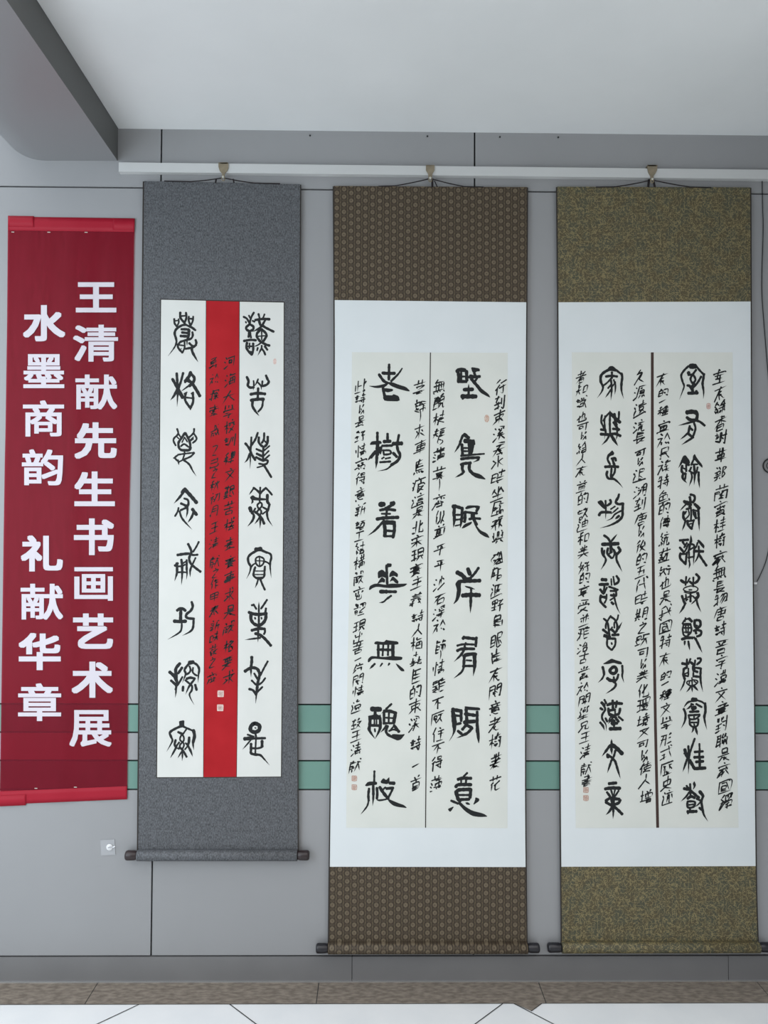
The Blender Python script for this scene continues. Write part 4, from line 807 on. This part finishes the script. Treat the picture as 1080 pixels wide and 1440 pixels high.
inscription('此543 詩561 以576 景592 舒613 情633 寫653 得673 意694 新717 語738 工754 結771 構790 嚴813 密834 體857 現880 出896 苦911 一927 片939 閒956 情972 逸993 致1018 王1034 清1053 獻1077', [(543, 507), (650, 507.5), (717, 506.5), (813, 505.5), (857, 504.5), (927, 504), (972, 503), (1018, 501), (1077, 499.5)], 14, DI, pL)
for y, m_ in ((1094.5, 'seal'), (1107, 'seal')):
    seal(498.2, y, 7.6, 8, DI, pL, m_); seal_lines(498.2, y, 6.5, 7, DI+.0002, pL)
seal(684.5, 588.5, 7, 11, DI, pR, 'seal', True)

# --- white scroll with olive brocade ends
le = [(783.4, 263), (785, 424), (786.3, 700), (787.6, 960), (788.4, 1150), (789, 1220), (790.2, 1336)]
re = [(1055.3, 264), (1056, 424), (1056.4, 600), (1058.2, 760), (1060.8, 1000), (1062.3, 1150), (1063.3, 1247), (1066, 1336)]
R3 = thing('hanging_scroll', P(928, 1333, SD), 'white hanging scroll with olive green brocade ends, nearest the right edge of the photo', 'scroll', 'calligraphy scrolls hung from the rail')
white_scroll(R3, le, re, (263, 264), (424.4, 423.3), (1219.6, 1218.6), 1331, 'olive', None, None, None, None)
roller(R3, 789.8, 1067.4, 1332.2, .0180, 770, 1083, .0152, 'olive', 'knob_black')
cords(R3, (917, 253), (866, 262.6), (838, 263), (971, 263), (1000, 263.6), [(913, 252, 911.5, 263, 3.2), (919, 254, 921, 263, 3)])
pl, pr_ = [(804, 495.5), (805, 640), (807, 830), (808, 960), (809.6, 1164)], [(1030.2, 495.5), (1031.4, 690), (1032.6, 830), (1036, 1064), (1038.6, 1163.6)]
ml = [(917.3, 495.5), (917.4, 640), (918.5, 784), (919.8, 889), (921.5, 1010), (924.9, 1164)]
pL = slab_obj('paper_panel', edge_poly(pl, [(x-2.0, y) for x, y in ml], 495.5, 495.5, 1164.4, 1164), PD, .0005, 'paper', R3)
pR = slab_obj('paper_panel', edge_poly([(x+2.0, y) for x, y in ml], pr_, 495.5, 495.5, 1164, 1163.8), PD, .0005, 'paper', R3)
slab_obj('divider_strip', strip_poly([(x-2.0, y) for x, y in ml], 495.5, 1164, 4.0), PD+.0003, .0010, 'bar', R3)
big_chars(INK3, DI, lambda s: pL if s == 'left' else pR)
inscription('室529 有552 餘573 香595 謝616 草640 鄭665 蘭692 竇715 桂738 樹760 家784 無805 長825 物842 唐863 詩886 晉909 字931 漢953 文977 章996 對1019 聯1040 是1061 家1082 國1106 獨1127', [(529, 1012), (616, 1013), (692, 1014), (760, 1012.5), (842, 1013), (931, 1014), (996, 1014.5), (1061, 1017.5), (1127, 1020)], 16, DI, pR)
inscription('有533 的552 一564 種578 寓600 於618 民637 族656 特677 色698 的715 傳735 統758 藝780 術803 也819 是839 我861 國882 特902 有926 的950 一961 種977 文997 學1016 形1040 式1059 歷1080 史1101 迹1121', [(533, 932), (637, 933), (735, 934), (803, 935), (882, 936), (977, 936), (1040, 937), (1121, 939)], 15, DI, pR)
inscription('久530 源551 遠574 流599 長615 可637 以649 追667 溯690 到709 唐730 以748 後768 的786 五804 代823 時842 期864 之883 既900 可917 以934 美950 化971 環991 境1013 又1030 可1046 以1063 使1080 人1098 增1120', [(530, 900), (615, 899), (690, 900.5), (768, 901.5), (842, 902), (900, 903.5), (971, 905), (1046, 904), (1120, 908.5)], 15.5, DI, pL)
inscription('者530 知547 識567 也586 可600 以613 給630 人646 有662 益683 的701 啟722 迪738 和756 美776 好797 的813 享831 受852 並871 雅890 治910 古925 賞946 於967 聞984 樂1003 兄1020 王1036 清1056 獻1081 書1098', [(530, 818), (567, 818.5), (613, 819.5), (662, 818), (738, 820), (813, 822), (890, 820.5), (946, 821), (1003, 821), (1056, 823.5), (1098, 825.5)], 14, DI, pL)
for y in (1110.8, 1122.2):
    seal(824, y, 7.8, 8.2, DI, pL, 'seal'); seal_lines(824, y, 6.5, 7, DI+.0002, pL)
seal(996.3, 571, 6, 9, DI, pR, 'seal_pale', True); seal_lines(996.3, 571, 5, 7, DI+.0002, pR)

# ---------------------------------------------------------------- red banner
bl = [(11.2, 304.6), (10, 450), (7.8, 600), (6.6, 655), (5, 760), (3, 900), (1.0, 1040), (-.4, 1132)]
br = [(189.6, 307), (188.4, 340), (186.5, 480), (184.5, 600), (181.3, 720), (180.2, 860), (179.8, 1000), (178.6, 1124)]
def bd(px, py):
    t = (px-95)/90; v = (py-305)/820
    f = .0014*math.sin(t*5.2+1.2+1.1*v)+.0011*math.sin(t*9.5+3*v)+.0007*math.sin(t*19+2*math.sin(v*9))*max(0, 1-2.2*v)
    f *= (.35+.65*min(1, max(0, (py-315)/90)))
    return .0042+f
def bpt(s, v, extra=0.0):
    yl, yr = 304.6+(1131.5-304.6)*v, 307+(1124-307)*v
    x0, x1 = lerp_edge(bl, yl), lerp_edge(br, yr); px = x0+(x1-x0)*s; py = yl+(yr-yl)*s
    return P(px, py, bd(px, py)+extra)
RB = thing('banner', P(95, 306, .006), 'long red cloth banner with white printed characters, taped to the wall at the left', 'banner')
def sheet(s0, s1, v0, v1, ns, nv, extra, th=.0006):
    bm = bmesh.new(); g = [[[bm.verts.new(bpt(s0+(s1-s0)*i/ns, v0+(v1-v0)*j/nv, extra)+Vector((0, k*th, 0))) for i in range(ns+1)] for j in range(nv+1)] for k in (0, 1)]
    for j in range(nv):
        for i in range(ns):
            bm.faces.new((g[0][j][i], g[0][j+1][i], g[0][j+1][i+1], g[0][j][i+1]))
            if th > .0007: bm.faces.new((g[1][j][i], g[1][j][i+1], g[1][j+1][i+1], g[1][j+1][i]))
    if th > .0007:
        for j in range(nv):
            for i in (0, ns): bm.faces.new((g[0][j][i], g[0][j+1][i], g[1][j+1][i], g[1][j][i]))
        for i in range(ns):
            for j in (0, nv): bm.faces.new((g[0][j][i], g[0][j][i+1], g[1][j][i+1], g[1][j][i]))
    else:
        bmesh.ops.delete(bm, geom=[v for v in bm.verts if not v.link_faces], context='VERTS')
    return bm
finish('cloth', sheet(0, 1, 0, 1, 60, 90, 0), 'banner', RB, True)
finish('hem', sheet(0, 1, 0, .0235, 60, 3, .0006, .001), 'banner_hem', RB, True)
finish('hem', sheet(0, 1, .9775, 1.0, 60, 3, .0006, .001), 'banner_hem', RB, True)
finish('tape_flap', sheet(0.0, .205, -.0015, .017, 12, 2, .0018, .001), 'banner_hem', RB, True)
finish('tape_flap', sheet(.83, 1.0, 0.0, .02, 12, 2, .0018, .001), 'banner_hem', RB, True)
finish('tape_flap', sheet(-.01, .205, .985, 1.003, 12, 2, .0018, .001), 'banner_hem', RB, True)
for px, py in ((18, 326.3), (68.7, 326.5), (121, 326.7), (50.5, 1108.6), (106, 1107)):
    bm = bmesh.new(); d = bd(px, py)+.0012; slab(bm, [(px-2, py-.5), (px+2, py-.4), (px+2, py+.5), (px-2, py+.4)], d, .0006); finish('staple', bm, 'bead', RB)
BAN = [('王',106.6,163.6,396.9,439.3),('清',102.7,166,456.6,508.5),('献',106,164.8,526.7,576),('先',104.5,164.2,593.9,645.2),('生',104.5,161.5,663,711.8),
 ('书',103.9,160.3,729,780.6),('画',104.5,158.8,797.6,844.8),('艺',102.7,159.1,862.7,912.5),('术',100.6,158.8,930.4,981.2),('展',97.6,157,998.5,1049.9),
 ('水',32.2,91.9,429,480),('墨',32.8,90.4,498,545.8),('商',32.2,90.1,563,613.9),('韵',30.7,88.7,631.8,682.5),('礼',29.3,88.4,752.8,803.6),('献',29,88.7,820.9,871.6),('华',26,85.4,890,942.4),('章',25.4,86,960.9,1014)]
for ch, x0, x1, y0, y1 in BAN:
    g, f, asp = glyph(ch, .019 if ch in '墨清献韵商展画章' else .030); bm = bmesh.new()
    nv = len(g)//9; vs = [bm.verts.new((x0+(x1-x0)*u, y0+(y1-y0)*v, i//nv)) for i, (u, v) in enumerate(g)]
    for q in f:
        try: bm.faces.new([vs[j] for j in q])
        except ValueError: pass
    bmesh.ops.triangulate(bm, faces=bm.faces[:])
    for _ in range(3):
        long = [e for e in bm.edges if e.calc_length() > 4]
        if not long: break
        bmesh.ops.subdivide_edges(bm, edges=long, cuts=1); bmesh.ops.triangulate(bm, faces=bm.faces[:])
    for v in bm.verts: px, py = v.co.x, v.co.y; v.co = P(px, py, bd(px, py)+.0011+round(v.co.z)*2e-5)
    
    finish('printed_character', bm, 'banner_white', RB)

# ---------------------------------------------------------------- small things on the wall
AH = thing('adhesive_hook', P(151.5, 1191.5, .001), 'clear square adhesive hook stuck low on the wall beside the grey scroll roller', 'hook')
slab_obj('clear_pad', [(141, 1181.5), (161, 1180.5), (162.3, 1202), (142.3, 1203)], .0016, .0015, 'clear', AH)
bm = bmesh.new(); c = P(154, 1191.5, .003)
bmesh.ops.create_uvsphere(bm, u_segments=16, v_segments=10, radius=.011, matrix=Matrix.Translation(c) @ Matrix.Diagonal((1, .35, 1, 1))); finish('hook_base', bm, 'white_plastic', AH, True)
bm = bmesh.new(); tube(bm, [P(x, y, d) for x, y, d in ((152, 1192, .006), (155, 1191, .012), (158.5, 1191.5, .018), (161.5, 1190.5, .019), (162, 1189, .016))], .0016); finish('hook_wire', bm, 'chrome', AH, True)
CB = bmesh.new(); cpts = [(1071.8, 249, .004), (1072.4, 290, .004), (1073.3, 320, .004), (1071.6, 380, .004), (1071.6, 415, .004), (1074, 450, .004), (1077.8, 497, .004), (1083, 560, .004), (1090, 660, .004), (1086, 740, .004), (1079.5, 780, .004), (1073, 800, .004), (1064.5, 818, .004)]
tube(CB, [P(x, y, d) for x, y, d in catmull(cpts, 8)], .0014)
co = finish('cable', CB, 'black', None, True); tag(co, 'thin dark cable hanging down the wall right of the olive scroll', 'cable')
bm = bmesh.new(); slab(bm, [(1060.5, 819), (1064.5, 819), (1064.5, 821.6), (1060.5, 821.6)], .006, .0055); o = finish('cable_clip', bm, 'white_plastic'); tag(o, 'tiny white clip at the lower end of the thin dark cable', 'clip')
RG = thing('cable_grommet', P(1083, 655, .001), 'dark round ring on the wall, cut off by the right edge of the photo', 'ring')
bm = bmesh.new(); c = P(1083, 655, .004)
tube(bm, [c+Vector((math.cos(a)*.0235, 0, math.sin(a)*.0235)) for a in [2*math.pi*k/32 for k in range(33)]], .0024); finish('outer_ring', bm, 'black', RG, True)
bm = bmesh.new(); lat = [c+Vector((math.cos(a)*.0125, -.001, math.sin(a)*.0125)) for a in [2*math.pi*k/24 for k in range(25)]]
tube(bm, lat, .0014); finish('inner_ring', bm, 'black', RG, True)
for px, py, lb in ((436, 190.5, 'small dark screw under the ceiling edge, between the grey and brown scrolls'), (601, 191.5, 'small dark screw under the ceiling edge, straight above the middle hook'),
                   (703, 192.5, 'small dark screw under the ceiling edge, above the right end of the brown scroll'), (785, 193, 'small dark screw under the ceiling edge, above the left corner of the olive scroll')):
    bm = bmesh.new(); bmesh.ops.create_uvsphere(bm, u_segments=12, v_segments=8, radius=.0030, matrix=Matrix.Translation(P(px, py, .001)))
    tag(finish('screw', bm, 'black', None, True), lb, 'screw', 'screws under the ceiling edge')
